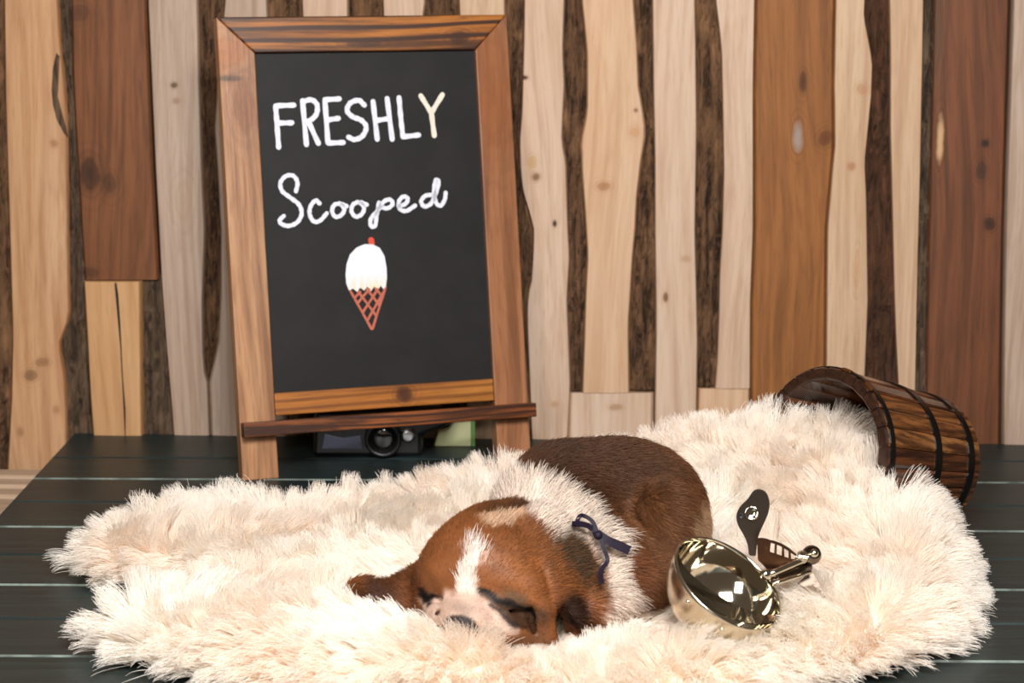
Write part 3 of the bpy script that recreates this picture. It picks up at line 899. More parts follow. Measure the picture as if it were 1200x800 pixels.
plate(c5([(470, 620), (530, 560), (560, 552), (590, 600), (620, 660), (637, 700), (630, 704), (600, 660), (560, 628), (510, 640)]), SY + .016, SY + .024, .0016, M['lever_steel'], 'handle_grip')

# ------------------------------------------------------------------ sleeping puppy: one continuous surface from blended solids
def px_of(P):
    d = np.asarray(P) - CP
    z = d @ FV
    return 600 + FPX * d[..., 0] / z, 400 - FPX * (d @ UV) / z

def ell(P, c, r, rot=None):
    q = P - np.asarray(c, np.float32)
    if rot is not None: q = q @ np.asarray(rot, np.float32)
    r = np.asarray(r, np.float32)
    k0 = np.sqrt(((q / r) ** 2).sum(-1)); k1 = np.sqrt(((q / (r * r)) ** 2).sum(-1))
    return k0 * (k0 - 1) / np.maximum(k1, 1e-6)

def cap(P, a, b, ra, rb):
    a = np.asarray(a, np.float32); b = np.asarray(b, np.float32)
    ab = b - a
    h = np.clip(((P - a) @ ab) / (ab @ ab), 0, 1)
    return np.sqrt((((P - a) - h[..., None] * ab) ** 2).sum(-1)) - (ra + (rb - ra) * h)

def smin(a, b, k):
    h = np.clip(0.5 + 0.5 * (b - a) / k, 0, 1)
    return b + (a - b) * h - k * h * (1 - h)

# head frame: f towards the nose, u crown, r viewer's right
HC = on_y(578, 657, 1.105)
hf = np.array([-0.30, -0.92, -0.20]); hf /= np.linalg.norm(hf)
hr = np.cross(hf, [0, 0, 1.0]); hr = -hr if hr[0] < 0 else hr; hr /= np.linalg.norm(hr)
hu = np.cross(hr, hf); hu = -hu if hu[2] < 0 else hu
roll = R(-3)
hr, hu = hr * math.cos(roll) + hu * math.sin(roll), hu * math.cos(roll) - hr * math.sin(roll)
HR = np.stack([hr, hf, hu], 1)                 # columns
def hp(r_, f_, u_): return HC + (hr * r_ + hf * f_ + hu * u_) * 0.01
cm = 0.01

def rotz(a): return np.array([[math.cos(a), -math.sin(a), 0], [math.sin(a), math.cos(a), 0], [0, 0, 1]])
EAR_R = [(3.0, -0.3, 1.5), (3.9, -0.2, 0.3), (4.5, 0.1, -1.0), (4.7, 0.3, -2.2)]
def flap(P, pts, wid, th, side):
    """ear: chain of flattened ellipsoids along pts; side = flat normal."""
    d = None
    Q = catmull(pts, 3)
    W = np.interp(np.linspace(0, 1, len(Q)), np.linspace(0, 1, len(wid)), wid)
    for i in range(len(Q)):
        T = Q[min(i + 1, len(Q) - 1)] - Q[max(i - 1, 0)]; T /= np.linalg.norm(T)
        n = np.asarray(side, float); n = n - T * (n @ T); n /= np.linalg.norm(n)
        b = np.cross(T, n)
        e = ell(P, Q[i], (0.011, W[i], th), np.stack([T, b, n], 1))
        d = e if d is None else smin(d, e, 0.004)
    return d

def bp(px, py, Y): return on_y(px, py, Y)
def puppy_sdf(P):
    # trunk
    d = ell(P, bp(655, 607, 1.165), (.036, .036, .036))
    def U(e, k):
        nonlocal d
        d = smin(d, e, k)
    U(ell(P, bp(703, 594, 1.195), (.041, .040, .0375)), .020)
    U(ell(P, bp(750, 603, 1.195), (.036, .038, .038)), .018)
    U(ell(P, bp(771, 620, 1.185), (.024, .030, .035)), .014)
    U(ell(P, bp(650, 572, 1.195), (.023, .024, .022)), .016)          # far shoulder
    U(ell(P, bp(642, 610, 1.150), (.027, .028, .030)), .014)          # neck
    U(ell(P, bp(690, 655, 1.130), (.028, .024, .026)), .014)          # near shoulder and chest
    U(ell(P, bp(725, 668, 1.130), (.020, .018, .020)), .010)          # elbow
    U(ell(P, bp(781, 632, 1.150), (.019, .026, .033), rotz(R(10))), .010)   # thigh
    U(cap(P, bp(790, 668, 1.135), bp(765, 688, 1.115), .013, .010), .008)   # hind foot
    U(cap(P, bp(740, 683, 1.115), bp(700, 712, 1.09), .012, .0095), .010)   # fore leg
    U(cap(P, bp(808, 618, 1.185), bp(818, 655, 1.17), .009, .006), .006)    # tail
    # head
    hd = ell(P, hp(0, 0, -.15), (.0345, .036, .0272), HR)
    def H(e, k):
        nonlocal hd
        hd = smin(hd, e, k)
    H(ell(P, hp(0, 1.5, .35), (.029, .022, .022), HR), .012)
    H(ell(P, hp(0.5, -1.6, -.2), (.030, .022, .0255), HR), .012)
    for s in (-1, 1):
        H(ell(P, hp(1.75 * s, 2.75, .30), (.0115, .0075, .0085), HR), .008)        # brow
        H(ell(P, hp(2.4 * s, 1.3, -1.2), (.014, .020, .018), HR), .010)            # cheek
        H(ell(P, hp(1.05 * s, 3.6, -1.9), (.0105, .016, .0125), HR), .008)        # upper lip
        H(ell(P, hp(2.05 * s, 2.75, -.62), (.0085, .0075, .0062), HR), .004)       # closed eye
    H(ell(P, hp(0, 3.2, -.85), (.0130, .021, .0105), HR), .008)                   # bridge
    H(ell(P, hp(0, 3.9, -1.3), (.0145, .0145, .0115), HR), .006)
    H(ell(P, hp(0, 5.25, -1.15), (.0078, .0042, .0058), HR), .003)                 # nose
    H(cap(P, hp(1.9, 4.0, -1.6), hp(3.1, 2.5, -2.9), .0085, .0090), .006)          # loose lip, viewer's right
    H(cap(P, hp(-1.7, 3.8, -1.6), hp(-2.6, 2.4, -2.7), .0075, .0080), .006)
    # loose skin folds beside and below the eye
    H(cap(P, hp(1.25, 3.75, -.25), hp(2.75, 3.0, -.30), .0042, .0050), .004)
    H(cap(P, hp(2.85, 2.5, .30), hp(3.45, 2.55, -1.0), .0055, .0062), .005)
    H(cap(P, hp(3.45, 2.55, -1.0), hp(3.65, 2.45, -2.8), .0062, .0085), .005)
    H(cap(P, hp(1.45, 4.25, -1.35), hp(3.05, 3.05, -2.7), .0050, .0062), .003)
    # creases: under the brow, below the eye, beside the fold
    def cut(e, k):
        nonlocal hd
        hd = -smin(-hd, e, k)
    for s in (-1, 1):
        cut(cap(P, hp(1.10 * s, 3.95, -.62), hp(2.85 * s, 3.25, -.75), .0016, .0018), .003)
        cut(cap(P, hp(1.35 * s, 4.45, -1.0), hp(2.9 * s, 3.45, -2.0), .0015, .0020), .003)
        cut(cap(P, hp(3.0 * s, 3.15, -.7), hp(3.2 * s, 3.1, -2.4), .0018, .0022), .003)
    d = smin(d, hd, .012)
    # ears
    er = flap(P, [hp(2.3, -.6, 2.2), hp(3.6, -.5, 1.0), hp(4.5, 0.0, -.5), hp(5.0, .4, -1.9), hp(4.9, .7, -2.9)], [.012, .018, .022, .021, .014], .0042, hr + 0.25 * hf + .25 * hu)
    d = smin(d, er, .005)
    el = flap(P, [hp(-2.4, 1.0, -.8), hp(-3.4, 1.4, -1.3), hp(-4.5, 1.8, -1.75), hp(-5.7, 2.0, -1.95), hp(-6.6, 2.0, -1.85)], [.014, .0145, .011, .0065, .0072], .0042, hu * .75 + hf * .6 - hr * .35)
    d = smin(d, el, .005)
    d = -smin(-d, cap(P, hp(4.35, 2.2, -1.3), hp(4.7, 1.9, -3.0), .0045, .0085), .003)      # hollow under the ear
    d = np.maximum(d, .0105 - P[..., 2])      # belly and chin pressed flat
    return d

def surface_nets(f, lo, hi, h):
    n = np.ceil((np.array(hi) - lo) / h).astype(int) + 1
    xs = [np.float32(lo[i]) + np.float32(h) * np.arange(n[i], dtype=np.float32) for i in range(3)]
    G = np.empty(n, np.float32)
    for i in range(0, n[0], 24):
        X, Y, Z = np.meshgrid(xs[0][i:i + 24], xs[1], xs[2], indexing='ij')
        G[i:i + 24] = f(np.stack([X, Y, Z], -1))
    S = G < 0
    cs = np.array([[a, b, c] for a in (0, 1) for b in (0, 1) for c in (0, 1)])
    sl = lambda A, o: A[o[0]:n[0] - 1 + o[0], o[1]:n[1] - 1 + o[1], o[2]:n[2] - 1 + o[2]]
    cnt = sum(sl(S, o).astype(np.int8) for o in cs)
    act = (cnt > 0) & (cnt < 8)
    idx = np.argwhere(act)
    vid = -np.ones(act.shape, np.int32); vid[act] = np.arange(len(idx))
    acc = np.zeros((len(idx), 3)); num = np.zeros(len(idx))
    for a in range(8):
        for b in range(a + 1, 8):
            if np.abs(cs[a] - cs[b]).sum() != 1: continue
            ga = G[tuple((idx + cs[a]).T)]; gb = G[tuple((idx + cs[b]).T)]
            m = (ga < 0) != (gb < 0)
            t_ = np.where(m, ga / np.where(m, ga - gb, 1), 0)
            acc += np.where(m[:, None], cs[a] + t_[:, None] * (cs[b] - cs[a]), 0); num += m
    V = np.array(lo) + (idx + acc / num[:, None]) * h
    F = []
    for ax in range(3):
        o = np.eye(3, dtype=int)[ax]; u, w = np.eye(3, dtype=int)[(ax + 1) % 3], np.eye(3, dtype=int)[(ax + 2) % 3]
        A = S[:n[0] - o[0], :n[1] - o[1], :n[2] - o[2]]; B = S[o[0]:, o[1]:, o[2]:]
        e = np.argwhere(A != B)
        e = e[(e[:, (ax + 1) % 3] > 0) & (e[:, (ax + 2) % 3] > 0) & (e[:, (ax + 1) % 3] < n[(ax + 1) % 3] - 1) & (e[:, (ax + 2) % 3] < n[(ax + 2) % 3] - 1)]
        ins = S[tuple(e.T)]
        q = np.stack([vid[tuple((e - u - w).T)], vid[tuple((e - w).T)], vid[tuple(e.T)], vid[tuple((e - u).T)]], 1)
        q[~ins] = q[~ins][:, ::-1]
        F.append(q)
    return V, np.concatenate(F)

pv, pf = surface_nets(puppy_sdf, (-.120, 0.995, -.004), (.135, 1.275, .115), 0.0014)

def soft_noise(P, scale, seed, n=9):
    r_ = np.random.default_rng(seed)
    out = np.zeros(len(P))
    for i in range(n):
        k = r_.normal(0, 1, 3); k *= scale * r_.uniform(.6, 1.6) / np.linalg.norm(k)
        out += np.sin(P @ k + r_.uniform(0, 6.28))
    return out / math.sqrt(n)

def blend(c, col, w):
    return c * (1 - w[:, None]) + np.array(lin(*col)[:3]) * w[:, None]

def coat(P, rnd=None):
    """coat pattern of the puppy plus painted shade under ear and in fold, as linear colours at surface points."""
    n1 = soft_noise(P, 260, 3); n2 = soft_noise(P, 700, 4)
    u, v = px_of(P)
    u = u + n1 * 3 + n2 * 2; v = v + n2 * 2.5 - n1 * 2
    L = (P - HC) @ HR * 100
    r_, f_, u_ = L.T
    hard = (lambda w: w) if rnd is None else (lambda w: np.clip((w - (.12 + .86 * rnd)) * 5 + .5, 0, 1) * (w > .03))     # strand by strand
    def blob(cx, cy, rx, ry, ang=0, soft=.35):
        a = R(ang); dx, dy = u - cx, v - cy
        e = np.sqrt(((dx * math.cos(a) + dy * math.sin(a)) / rx) ** 2 + ((-dx * math.sin(a) + dy * math.cos(a)) / ry) ** 2)
        return np.clip((1 + soft - e) / (2 * soft), 0, 1)
    def seg(pts, wd, soft=.4):
        best = np.full(len(P), 9.0)
        for (a, b) in zip(pts[:-1], pts[1:]):
            ax, ay, wa = a; bx, by, wb_ = b
            t_ = np.clip(((u - ax) * (bx - ax) + (v - ay) * (by - ay)) / ((bx - ax) ** 2 + (by - ay) ** 2), 0, 1)
            e = np.hypot(u - ax - t_ * (bx - ax), v - ay - t_ * (by - ay)) / (wa + (wb_ - wa) * t_)
            best = np.minimum(best, e)
        return np.clip((1 + soft - best) / (2 * soft), 0, 1)
    c = np.tile(np.array(lin(128, 82, 50)[:3]), (len(P), 1))
    c = blend(c, (84, 54, 36), blob(690, 545, 95, 42, 8))                       # dark saddle
    c = blend(c, (100, 64, 40), blob(735, 560, 60, 40, 30) * .7)
    c = blend(c, (128, 82, 48), blob(770, 620, 38, 45, 0, .5) * .8)
    c = blend(c, (64, 44, 32), seg([(600, 556, 10), (650, 566, 13), (690, 592, 11), (720, 625, 7)], 1) * .75)
    c = blend(c, (198, 160, 124), blob(826, 622, 13, 34, 0) * .9)               # rear edge
    c = blend(c, (230, 214, 200), seg([(588, 574, 22), (630, 588, 25), (672, 618, 28), (705, 652, 31), (715, 690, 34), (690, 725, 30)], 1, .36) if rnd is None else hard(seg([(588, 574, 22), (630, 588, 25), (672, 618, 28), (705, 652, 31), (715, 690, 34), (690, 725, 30)], 1, .42)))   # white ruff
    c = blend(c, (132, 78, 42), blob(747, 668, 15, 26, -15))
    onhead = ((f_ > -3.4) & (np.hypot(r_ * .9, u_ * 1.0) < 5.5) & (v > 590)) * 1.0
    hd = np.clip((1.2 - ell(P.astype(np.float32), hp(0, 1.0, -.3), (.036, .054, .036), HR) / .003), 0, 1)
    earr = np.clip(1 - (np.hypot((u - 668) / 42, (v - 690) / 62) - .9) / .25, 0, 1)
    earl = np.clip((505 - u) / 10, 0, 1) * np.clip((v - 640) / 10, 0, 1)
    hm = np.maximum.reduce([hd, earr * (u > 600), earl])
    # face colour
    face = np.tile(np.array(lin(156, 94, 50)[:3]), (len(P), 1))
    face = blend(face, (142, 86, 47), blob(640, 640, 60, 50, 30, .6) * .6)
    face = blend(face, (176, 110, 60), blob(625, 665, 30, 20, 0, .7) * .5)
    face = blend(face, (100, 58, 32), blob(460, 695, 48, 36, 0, .4) * .75)       # viewer's left ear
    face = blend(face, (74, 44, 28), blob(440, 700, 26, 18, 0, .4) * .8)
    face = blend(face, (104, 80, 58), hard(blob(670, 640, 21, 56, -30, .45) * .95))     # sable patch behind the ear
    face = blend(face, (72, 50, 34), blob(600, 592, 40, 8, -8, .6) * .8)
    face = blend(face, (228, 192, 160), blob(588, 607, 25, 7.5, -8, .35) * .85)           # pale crown patch
    face = blend(face, (240, 228, 218), hard(np.maximum(seg([(556, 654, 9), (548, 668, 9), (545, 692, 13)], 1, .45), .55 * seg([(556, 648, 17), (550, 662, 9)], 1, .5))))   # blaze
    face = blend(face, (204, 174, 156), seg([(512, 716, 18), (546, 716, 24), (578, 722, 17), (602, 734, 9)], 1, .3))
    face = blend(face, (150, 128, 116), blob(543, 714, 17, 7, 15, .5) * .5)
    face = blend(face, (66, 48, 34), seg([(562, 694, 4), (585, 704, 6), (610, 714, 16), (630, 726, 14)], 1, .4) * .9)   # eye surround
    face = blend(face, (110, 86, 62), blob(604, 697, 20, 6, 12, .5) * .7)
    face = blend(face, (22, 14, 12), seg([(562, 693, 2.2), (582, 701, 3.0), (606, 706, 3.2), (622, 712, 3), (630, 728, 2.5)], 1, .4))
    face = blend(face, (24, 16, 14), seg([(497, 687, 3), (502, 701, 6), (515, 699, 3.5)], 1, .5))
    face = blend(face, (40, 25, 19), seg([(575, 708, 2), (598, 722, 3), (618, 736, 3), (634, 747, 3)], 1, .5) * .85)  # crease of the lip fold, its shade painted into the coat colour
    face = blend(face, (34, 23, 18), blob(671, 717, 17, 23, -18, .35) * .9)       # shade in the hollow under the ear, painted into the coat
    nose = np.clip(1.5 - ell(P.astype(np.float32), hp(0, 5.3, -1.15), (.0083, .0055, .0062), HR) / .001, 0, 1)
    face = blend(face, (60, 46, 46), nose)
    ruff = np.clip(blob(700, 700, 18, 20), 0, 1)
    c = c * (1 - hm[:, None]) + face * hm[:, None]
    lm_ = (c @ np.array([.3, .6, .1]))[:, None]
    k = .58 + .27 * np.clip((lm_ - .18) / .4, 0, 1)               # browns deeper than whites
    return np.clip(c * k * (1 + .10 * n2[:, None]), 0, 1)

# fur shader reads the coat colour stored on each strand / skin vertex
t = NT('puppy_coat')
at = t.n('ShaderNodeAttribute', attribute_name='coat')
t.l(at.outputs['Color'], t.b.inputs['Base Color'])
t.b.inputs['Roughness'].default_value = 0.55
t.b.inputs['Specular IOR Level'].default_value = 0.25
M['coat'] = t.m
puppy = mesh_obj('puppy', pv, pf, M['coat'], None, True)
tag(puppy, 'sleeping brown and white puppy curled on the white fur blanket', 'puppy')
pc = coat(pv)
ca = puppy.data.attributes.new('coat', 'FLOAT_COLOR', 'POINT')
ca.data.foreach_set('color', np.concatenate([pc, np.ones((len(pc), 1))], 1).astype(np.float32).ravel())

def vnormals(me):
    N = np.empty(len(me.vertices) * 3, np.float32)
    me.vertices.foreach_get('normal', N)
    return N.reshape(-1, 3).astype(float)

def scatter(V, F, N, count, g_):
    """random surface points on quads V[F]; returns points and normals."""
    T = np.concatenate([F[:, [0, 1, 2]], F[:, [0, 2, 3]]])
    A = np.linalg.norm(np.cross(V[T[:, 1]] - V[T[:, 0]], V[T[:, 2]] - V[T[:, 0]]), axis=1)
    k = g_.choice(len(T), count, p=A / A.sum())
    a, b = g_.random(count), g_.random(count)
    fl = a + b > 1; a[fl], b[fl] = 1 - a[fl], 1 - b[fl]
    w = np.stack([1 - a - b, a, b], 1)
    P = (V[T[k]] * w[..., None]).sum(1); Q = (N[T[k]] * w[..., None]).sum(1)
    return P, Q / (np.linalg.norm(Q, axis=1)[:, None] + 1e-9)

def unit(a): return a / (np.linalg.norm(a, axis=-1)[..., None] + 1e-12)

def strands(name, P, r_root, r_tip, mat, parent, cols=None):
    """P: (n, k, 3) strand points -> one hair curves object."""
    n, k, _ = P.shape
    cu = bpy.data.hair_curves.new(name)
    cu.add_curves([k] * n)
    cu.attributes['position'].data.foreach_set('vector', P.astype(np.float32).ravel())
    ra = cu.attributes.get('radius') or cu.attributes.new('radius', 'FLOAT', 'POINT')
    prof = (r_root + (r_tip - r_root) * np.linspace(0, 1, k) ** 1.6)
    rr = np.broadcast_to(prof, (n, k)) if np.isscalar(r_root) else prof
    ra.data.foreach_set('value', np.ascontiguousarray(rr, np.float32).ravel())
    if cols is not None:
        a_ = cu.attributes.new('coat', 'FLOAT_COLOR', 'POINT')
        c4 = np.concatenate([np.repeat(cols, k, 0), np.ones((n * k, 1))], 1).astype(np.float32)
        a_.data.foreach_set('color', c4.ravel())
    cu.materials.append(mat)
    o = bpy.data.objects.new(name, cu)
    COL.objects.link(o)
    o.parent = parent
    return o

gp_ = np.random.default_rng(5)
pn = vnormals(puppy.data)
pp, pq = scatter(pv, pf, pn, 130000, gp_)
keep = pp[:, 2] > 0.010
pp, pq = pp[keep], pq[keep]
lh_ = (pp - HC) @ HR * 100
ishead = np.clip(1.4 - np.linalg.norm(lh_ / np.array([5.5, 6.5, 4.0]), axis=1), 0, .4) / .4
# coat lies back from the nose, over the trunk towards the rump and down the flanks
flow_h = unit(pp - hp(0, 6.5, -1.0)) + np.array([0, 0, -.25])
flow_b = np.stack([np.full(len(pp), .75), np.full(len(pp), .20), np.full(len(pp), -.55)], 1)
fl = unit(flow_h * ishead[:, None] + flow_b * (1 - ishead[:, None]))
fl = unit(fl - pq * (fl * pq).sum(1)[:, None])
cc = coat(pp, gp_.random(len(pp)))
lum = cc @ np.array([.3, .6, .1])
white = np.clip((lum - .35) / .25, 0, 1) * (1 - .6 * ishead)
facez = np.clip((lh_[:, 1] - 1.5) / 2.0, 0, 1) * ishead
ln2 = (0.0062 - .0034 * facez - .0016 * ishead + .0048 * white) * gp_.uniform(.7, 1.25, len(pp))
ln2 = ln2 + .0040 * np.clip((lum - .28) / .2, 0, 1) * ishead * np.clip((lh_[:, 2] - .2) / .6, 0, 1)
dirn = unit(pq * (.32 + .25 * white - .12 * facez)[:, None] + fl + gp_.normal(0, .16, pp.shape))
s = np.array([0, .35, .7, 1.0])
PS = pp[:, None] + dirn[:, None] * (ln2[:, None] * s)[..., None] - pq[:, None] * (ln2[:, None] * .22 * s ** 2)[..., None]
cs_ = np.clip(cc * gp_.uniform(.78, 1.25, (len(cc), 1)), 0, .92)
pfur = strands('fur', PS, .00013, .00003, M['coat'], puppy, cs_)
pfur['kind'] = 'stuff'

# ribbon tied in a bow on the ruff
from mathutils.bvhtree import BVHTree
bvh = BVHTree.FromPolygons([tuple(x) for x in pv], [tuple(int(i) for i in f) for f in pf])
def on_pup(px, py, off):
    d = Vector(ray(px, py)).normalized()
    hit, nrm, _, _ = bvh.ray_cast(Vector(CP), d)
    if hit is None: return None
    return np.array(hit) + np.array(nrm) * off
M['ribbon'] = plain('dark_purple_ribbon', lin(27, 20, 36), 0.6, spec=0.25, nscale=900, namp=0.2)
def band(pts, wd, name, parent):
    """ribbon through (px, py, lift) points laid on the coat."""
    P = [on_pup(x, y, o) for x, y, o in pts]
    P = catmull([p for p in P if p is not None], 6)
    T = unit(np.gradient(P, axis=0))
    bm = bmesh.new(); rows = []
    for i in range(len(P)):
        nv = unit(CP - P[i]); b = np.cross(T[i], nv); b = b / np.linalg.norm(b)
        w_ = wd if np.isscalar(wd) else np.interp(i / (len(P) - 1), np.linspace(0, 1, len(wd)), wd)
        rows.append([bm.verts.new(P[i] + b * w_ / 2 + nv * .0003), bm.verts.new(P[i] - b * w_ / 2 + nv * .0003), bm.verts.new(P[i] - b * w_ / 2 - nv * .0003), bm.verts.new(P[i] + b * w_ / 2 - nv * .0003)])
    for i in range(len(rows) - 1):
        for j in range(4): bm.faces.new((rows[i][j], rows[i][(j + 1) % 4], rows[i + 1][(j + 1) % 4], rows[i + 1][j]))
    bm.faces.new(rows[0][::-1]); bm.faces.new(rows[-1])
    return bm_obj(name, bm, M['ribbon'], parent)
ribbon = band([(664, 618, .004), (675, 622, .006), (686, 629, .007), (694, 634, .0075)], .0030, 'ribbon', puppy)
ribbon['label'] = 'thin dark purple ribbon tied in a bow at the neck'
band([(667, 621, .005), (674, 616, .007), (684, 616, .009), (692, 622, .0085), (697, 634, .0075)], .0022, 'ribbon_loop', ribbon)
band([(692, 632, .0085), (706, 638, .009), (718, 643, .009), (732, 652, .0085)], [.0036, .0046, .0050, .0048], 'ribbon_tail', ribbon)
band([(697, 634, .0085), (701, 646, .008), (703.5, 662, .008), (703.5, 684, .008), (703, 697, .008)], [.0020, .0022, .0024, .0026], 'ribbon_tail', ribbon)
bmk = bmesh.new(); bmesh.ops.create_uvsphere(bmk, u_segments=12, v_segments=8, radius=.0024)
bm_obj('ribbon_knot', shifted(bmk, on_pup(696, 634, .0085)), M['ribbon'], ribbon, True)

# ------------------------------------------------------------------ shaggy fur blanket
g0 = lambda x, y, z=.006: tuple(on_z(x, y, z)[:2])
OUT = [g0(94, 660), g0(122, 676), g0(230, 702), g0(146, 731), g0(114, 748), g0(155, 772), g0(235, 792), g0(330, 812), g0(480, 822), g0(650, 826), g0(820, 822), g0(940, 802), g0(1030, 782), g0(1085, 762), g0(1116, 732), g0(1120, 685), g0(1100, 650), g0(1074, 622),
       (.232, 1.300), (.225, 1.345), (.16, 1.385), (.09, 1.395), (.02, 1.385), (-.04, 1.372), (-.10, 1.350), (-.145, 1.325), (-.185, 1.335), (-.215, 1.318), (-.245, 1.285)]
OUT = catmull(OUT + [OUT[0]], 5)[:-1]
def poly_dist(P, poly):
    """signed distance to polygon edge (positive inside) and outward direction."""
    A = poly; B = np.roll(poly, -1, 0)
    best = np.full(len(P), 9.0); near = np.zeros_like(P)
    ins = np.zeros(len(P), bool)
    for a, b in zip(A, B):
        ab = b - a; t_ = np.clip(((P - a) @ ab) / (ab @ ab), 0, 1)
        q = a + t_[:, None] * ab; e = np.linalg.norm(P - q, axis=1)
        m = e < best; best[m] = e[m]; near[m] = q[m]
        cr = ((a[1] > P[:, 1]) != (b[1] > P[:, 1])) & (P[:, 0] < (b[0] - a[0]) * (P[:, 1] - a[1]) / (b[1] - a[1] + 1e-15) + a[0])
        ins ^= cr
    return np.where(ins, best, -best), near
CTRL = np.array([
    (-.22, 1.29, .015), (-.17, 1.30, .016), (-.13, 1.29, .012), (-.09, 1.32, .015), (-.03, 1.345, .023), (.02, 1.36, .030), (.06, 1.365, .036), (.10, 1.36, .042), (.135, 1.345, .050),
    (.175, 1.325, .064), (.190, 1.298, .066), (.213, 1.305, .072), (.20, 1.325, .066), (.20, 1.285, .044), (.165, 1.265, .042), (.22, 1.25, .032), (.13, 1.28, .044), (.10, 1.24, .032), (.13, 1.19, .024), (.19, 1.18, .026), (.235, 1.15, .024), (.20, 1.10, .020), (.15, 1.12, .016),
    (.24, 1.08, .022), (.19, 1.03, .024), (.11, 1.055, .012), (.15, 1.08, .016), (.10, 1.01, .018), (.05, 1.02, .009), (.045, 1.05, .004),
    (0.02, 1.035, .003), (0, 1.015, .010), (-.022, 1.035, .017), (-.05, 1.03, .023), (-.09, 1.045, .019), (-.13, 1.05, .024), (-.17, 1.06, .026), (-.20, 1.08, .024), (-.05, .995, .022), (-.12, 1.01, .022),
    (.0, 1.09, .008), (.03, 1.13, .008), (.06, 1.17, .008), (.09, 1.18, .010), (-.03, 1.10, .010), (-.065, 1.095, .012), (-.06, 1.15, .016), (-.10, 1.14, .018), (-.14, 1.18, .024), (-.20, 1.22, .024), (-.24, 1.24, .020), (-.10, 1.22, .020), (-.04, 1.24, .020), (.01, 1.28, .024),
    (-.165, 1.135, .010), (-.205, 1.155, .004), (-.18, 1.10, .022), (-.13, 1.11, .016), (.05, 1.075, .006), (.04, 1.26, .024)])
def height(XY):
    d, near = poly_dist(XY, OUT)
    D2 = ((XY[:, None] - CTRL[None, :, :2]) ** 2).sum(-1)
    w = np.exp(-D2 / (2 * .024 ** 2)) + 1e-7 / (D2 + 1e-4)
    h = (w * CTRL[:, 2]).sum(1) / w.sum(1)
    P3 = np.concatenate([XY, np.zeros((len(XY), 1))], 1)
    h = h + .0028 * soft_noise(P3, 120, 21) + .0016 * soft_noise(P3, 300, 22)
    e = np.clip(d / .030, 0, 1); e = e * (2 - e)
    return np.maximum(h, .003) * e + .0008, d, near
GS = .004
gx = np.arange(-.30, .29, GS); gy_ = np.arange(.96, 1.42, GS)
GX, GY = np.meshgrid(gx, gy_, indexing='ij')
XY = np.stack([GX.ravel(), GY.ravel()], 1)
hz, dz, nearz = height(XY)
inside = (dz > 0).reshape(GX.shape)
ids = -np.ones(GX.shape, int)
cell = inside[:-1, :-1] & inside[1:, :-1] & inside[:-1, 1:] & inside[1:, 1:]
use = np.zeros_like(inside)
for a in (0, 1):
    for b in (0, 1):
        use[a:a + cell.shape[0], b:b + cell.shape[1]] |= cell
ids[use] = np.arange(use.sum())
BV = np.concatenate([XY, hz[:, None]], 1)[use.ravel()]
ci = np.argwhere(cell)
BF = np.stack([ids[ci[:, 0], ci[:, 1]], ids[ci[:, 0] + 1, ci[:, 1]], ids[ci[:, 0] + 1, ci[:, 1] + 1], ids[ci[:, 0], ci[:, 1] + 1]], 1)
t = NT('cream_fur')
at = t.n('ShaderNodeAttribute', attribute_name='coat')
t.l(at.outputs['Color'], t.b.inputs['Base Color'])
t.b.inputs['Roughness'].default_value = 0.7
t.b.inputs['Specular IOR Level'].default_value = 0.2
tr = t.n('ShaderNodeBsdfTranslucent'); t.l(at.outputs['Color'], tr.inputs['Color'])
mx = t.n('ShaderNodeMixShader'); mx.inputs[0].default_value = 0.38
t.l(t.b.outputs[0], mx.inputs[1]); t.l(tr.outputs[0], mx.inputs[2])
t.l(mx.outputs[0], t.t.nodes['Material Output'].inputs['Surface'])
M['fur'] = t.m
M['fur_back'] = plain('blanket_backing', lin(252, 245, 237), 0.9, nscale=200, namp=0.03)
# the backing dips under whatever presses on it
QB = np.array(q.to_matrix())
def wall_hit(L):
    rr_ = np.hypot(L[:, 1], L[:, 2]); return (L[:, 0] > -.004) & (L[:, 0] < BL + .004) & (rr_ > rad(L[:, 0]) - ST - .004) & (rr_ < rad(L[:, 0]) + .005)
def scoop_hit(P):
    L = (P - sc_c) @ np.stack([sx, sy, sn], 1)
    return (np.linalg.norm(L, axis=1) < SR + .003) & (L[:, 2] < .006)
for _ in range(60):
    hit = ((puppy_sdf(BV.astype(np.float32)) < .0022) | wall_hit((BV - bo) @ QB) | scoop_hit(BV)) & (BV[:, 2] > .0012)
    if not hit.any(): break
    BV[hit, 2] = np.maximum(BV[hit, 2] - .0012, .0011)
BF = BF[~wall_hit((BV - bo) @ QB)[BF].any(1)]
blanket = mesh_obj('fur_blanket', BV, BF, M['fur_back'], None, True)
tag(blanket, 'cream white shaggy faux fur blanket spread over the dark green deck', 'blanket')
bn = vnormals(blanket.data)
gb = np.random.default_rng(9)
NST = 230000
fp, fq = scatter(BV, BF, bn, NST, gb)
sd = puppy_sdf(fp.astype(np.float32))
# inside the staves of the bucket no pile can stand
ql = (fp - bo) @ np.array(q.to_matrix())          # bucket space
def bucket_wall(L):
    rr_ = np.hypot(L[:, 1], L[:, 2]); return (L[:, 0] > -.001) & (L[:, 0] < BL + .001) & (rr_ > rad(L[:, 0]) - ST - .0015) & (rr_ < rad(L[:, 0]) + .002)
def in_scoop(P, m=.0):
    L = (P - sc_c) @ np.stack([sx, sy, sn], 1)
    return (np.linalg.norm(L, axis=1) < SR + m) & (L[:, 2] < .004)
ok = (sd > .001) & ~bucket_wall(ql) & ~in_scoop(fp, .001)
fp, fq, sd = fp[ok], fq[ok], sd[ok]
n = len(fp)
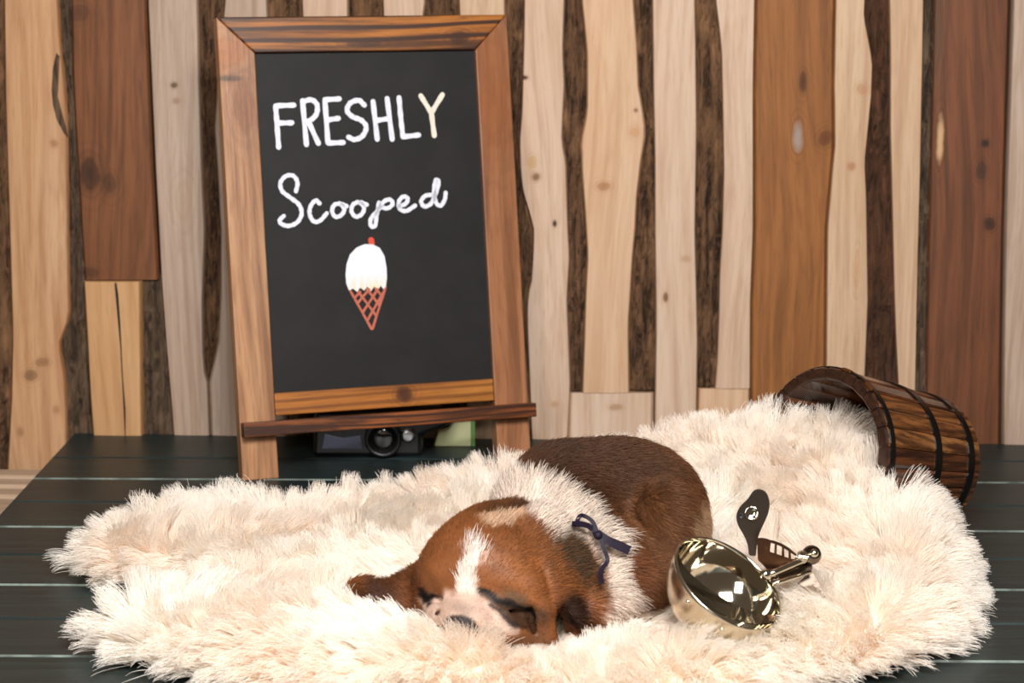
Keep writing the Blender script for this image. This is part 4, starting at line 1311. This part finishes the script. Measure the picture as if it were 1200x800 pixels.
# clumps on a jittered grid
CS = .0078
cellx = np.floor(fp[:, 0] / CS).astype(int); celly = np.floor(fp[:, 1] / CS).astype(int)
best = np.full(n, 9.0); cid = np.zeros(n, int); cpos = np.zeros((n, 2))
def hsh(a, b, k):
    v_ = np.sin(a * 127.1 + b * 311.7 + k * 74.7) * 43758.5453
    return v_ - np.floor(v_)
for ox in (-1, 0, 1):
    for oy in (-1, 0, 1):
        ax_, ay_ = cellx + ox, celly + oy
        jx = (ax_ + .1 + .8 * hsh(ax_, ay_, 1)) * CS; jy = (ay_ + .1 + .8 * hsh(ax_, ay_, 2)) * CS
        e = np.hypot(fp[:, 0] - jx, fp[:, 1] - jy); m = e < best
        best[m] = e[m]; cid[m] = (ax_[m] + 500) * 2000 + ay_[m] + 500; cpos[m] = np.stack([jx, jy], 1)[m]
def crand(k): return hsh(cid % 2000, cid // 2000, k)
ch, cd_, cn = height(cpos)
cbase = np.concatenate([cpos, np.maximum(ch, 0.001)[:, None]], 1)
P3 = np.concatenate([cpos, np.zeros((n, 1))], 1)
fx, fy = soft_noise(P3, 45, 31), soft_noise(P3, 45, 32)
outw = unit(np.concatenate([cn - cpos, np.zeros((n, 1))], 1)) * np.sign(cd_)[:, None]
edge = np.clip(1 - cd_ / .035, 0, 1)[:, None]
lay = np.stack([fx * .55 + crand(5) * .7 - .35, fy * .45 + crand(6) * .7 - .35 - .25, np.zeros(n)], 1)
cdir = unit(fq * (.75 - .30 * edge) + lay * (1 - .6 * edge) + outw * edge * 1.15 + np.array([0, 0, .12]) * (1 - edge))
clen = .0225 * (.75 + .5 * crand(7)) * (1 - .10 * edge[:, 0])
near_p = np.where((fp[:, 0] > -.012) & (fp[:, 1] < 1.12), np.clip((sd - .001) / .034, 0, 1), np.clip((sd - .001) / .016, 0, 1))
clen = clen * (.34 + .66 * near_p)
n0, n1_ = np.array(g0(105, 705)), np.array(g0(205, 704))
tt = np.clip(((fp[:, :2] - n0) @ (n1_ - n0)) / ((n1_ - n0) @ (n1_ - n0)), 0, 1)
clen = clen * (.30 + .70 * np.clip(np.linalg.norm(fp[:, :2] - n0 - tt[:, None] * (n1_ - n0), axis=1) / .030, 0, 1))
own = unit(cdir + gb.normal(0, .16, (n, 3)))
ll = clen * gb.uniform(.80, 1.12, n)
tip_own = fp + own * ll[:, None]
tip_c = cbase + cdir * clen[:, None] * 1.04
tip = tip_own * .54 + tip_c * .46
tip[:, 2] = np.maximum(tip[:, 2], .0015 + gb.uniform(0, .003, n))
s = np.linspace(0, 1, 6)
bend = (fq * .22 + gb.normal(0, .07, (n, 3))) * ll[:, None]
FS = fp[:, None] + (tip - fp)[:, None] * s[None, :, None] + bend[:, None] * (4 * s * (1 - s))[None, :, None] * .5
FS[:, 1:, 2] = np.maximum(FS[:, 1:, 2], .0012)
bad = np.zeros(n, bool)
for k in (2, 3, 4, 5):
    bad |= bucket_wall((FS[:, k] - bo) @ np.array(q.to_matrix())) | in_scoop(FS[:, k])
    bad |= puppy_sdf(FS[:, k].astype(np.float32)) < -.002
FS = FS[~bad]
tint = np.clip(soft_noise(fp[~bad], 60, 41) * .5 + .5, 0, 1)[:, None]
fc = np.array(lin(254, 249, 243)[:3]) * (1 - tint) + np.array(lin(254, 246, 238)[:3]) * tint
fc = np.clip(fc * gb.uniform(.95, 1.03, (len(FS), 1)), 0, .985)
pile = strands('fur_pile', FS,   .00019, .00006, M['fur'], blanket, fc)
pile['kind'] = 'stuff'
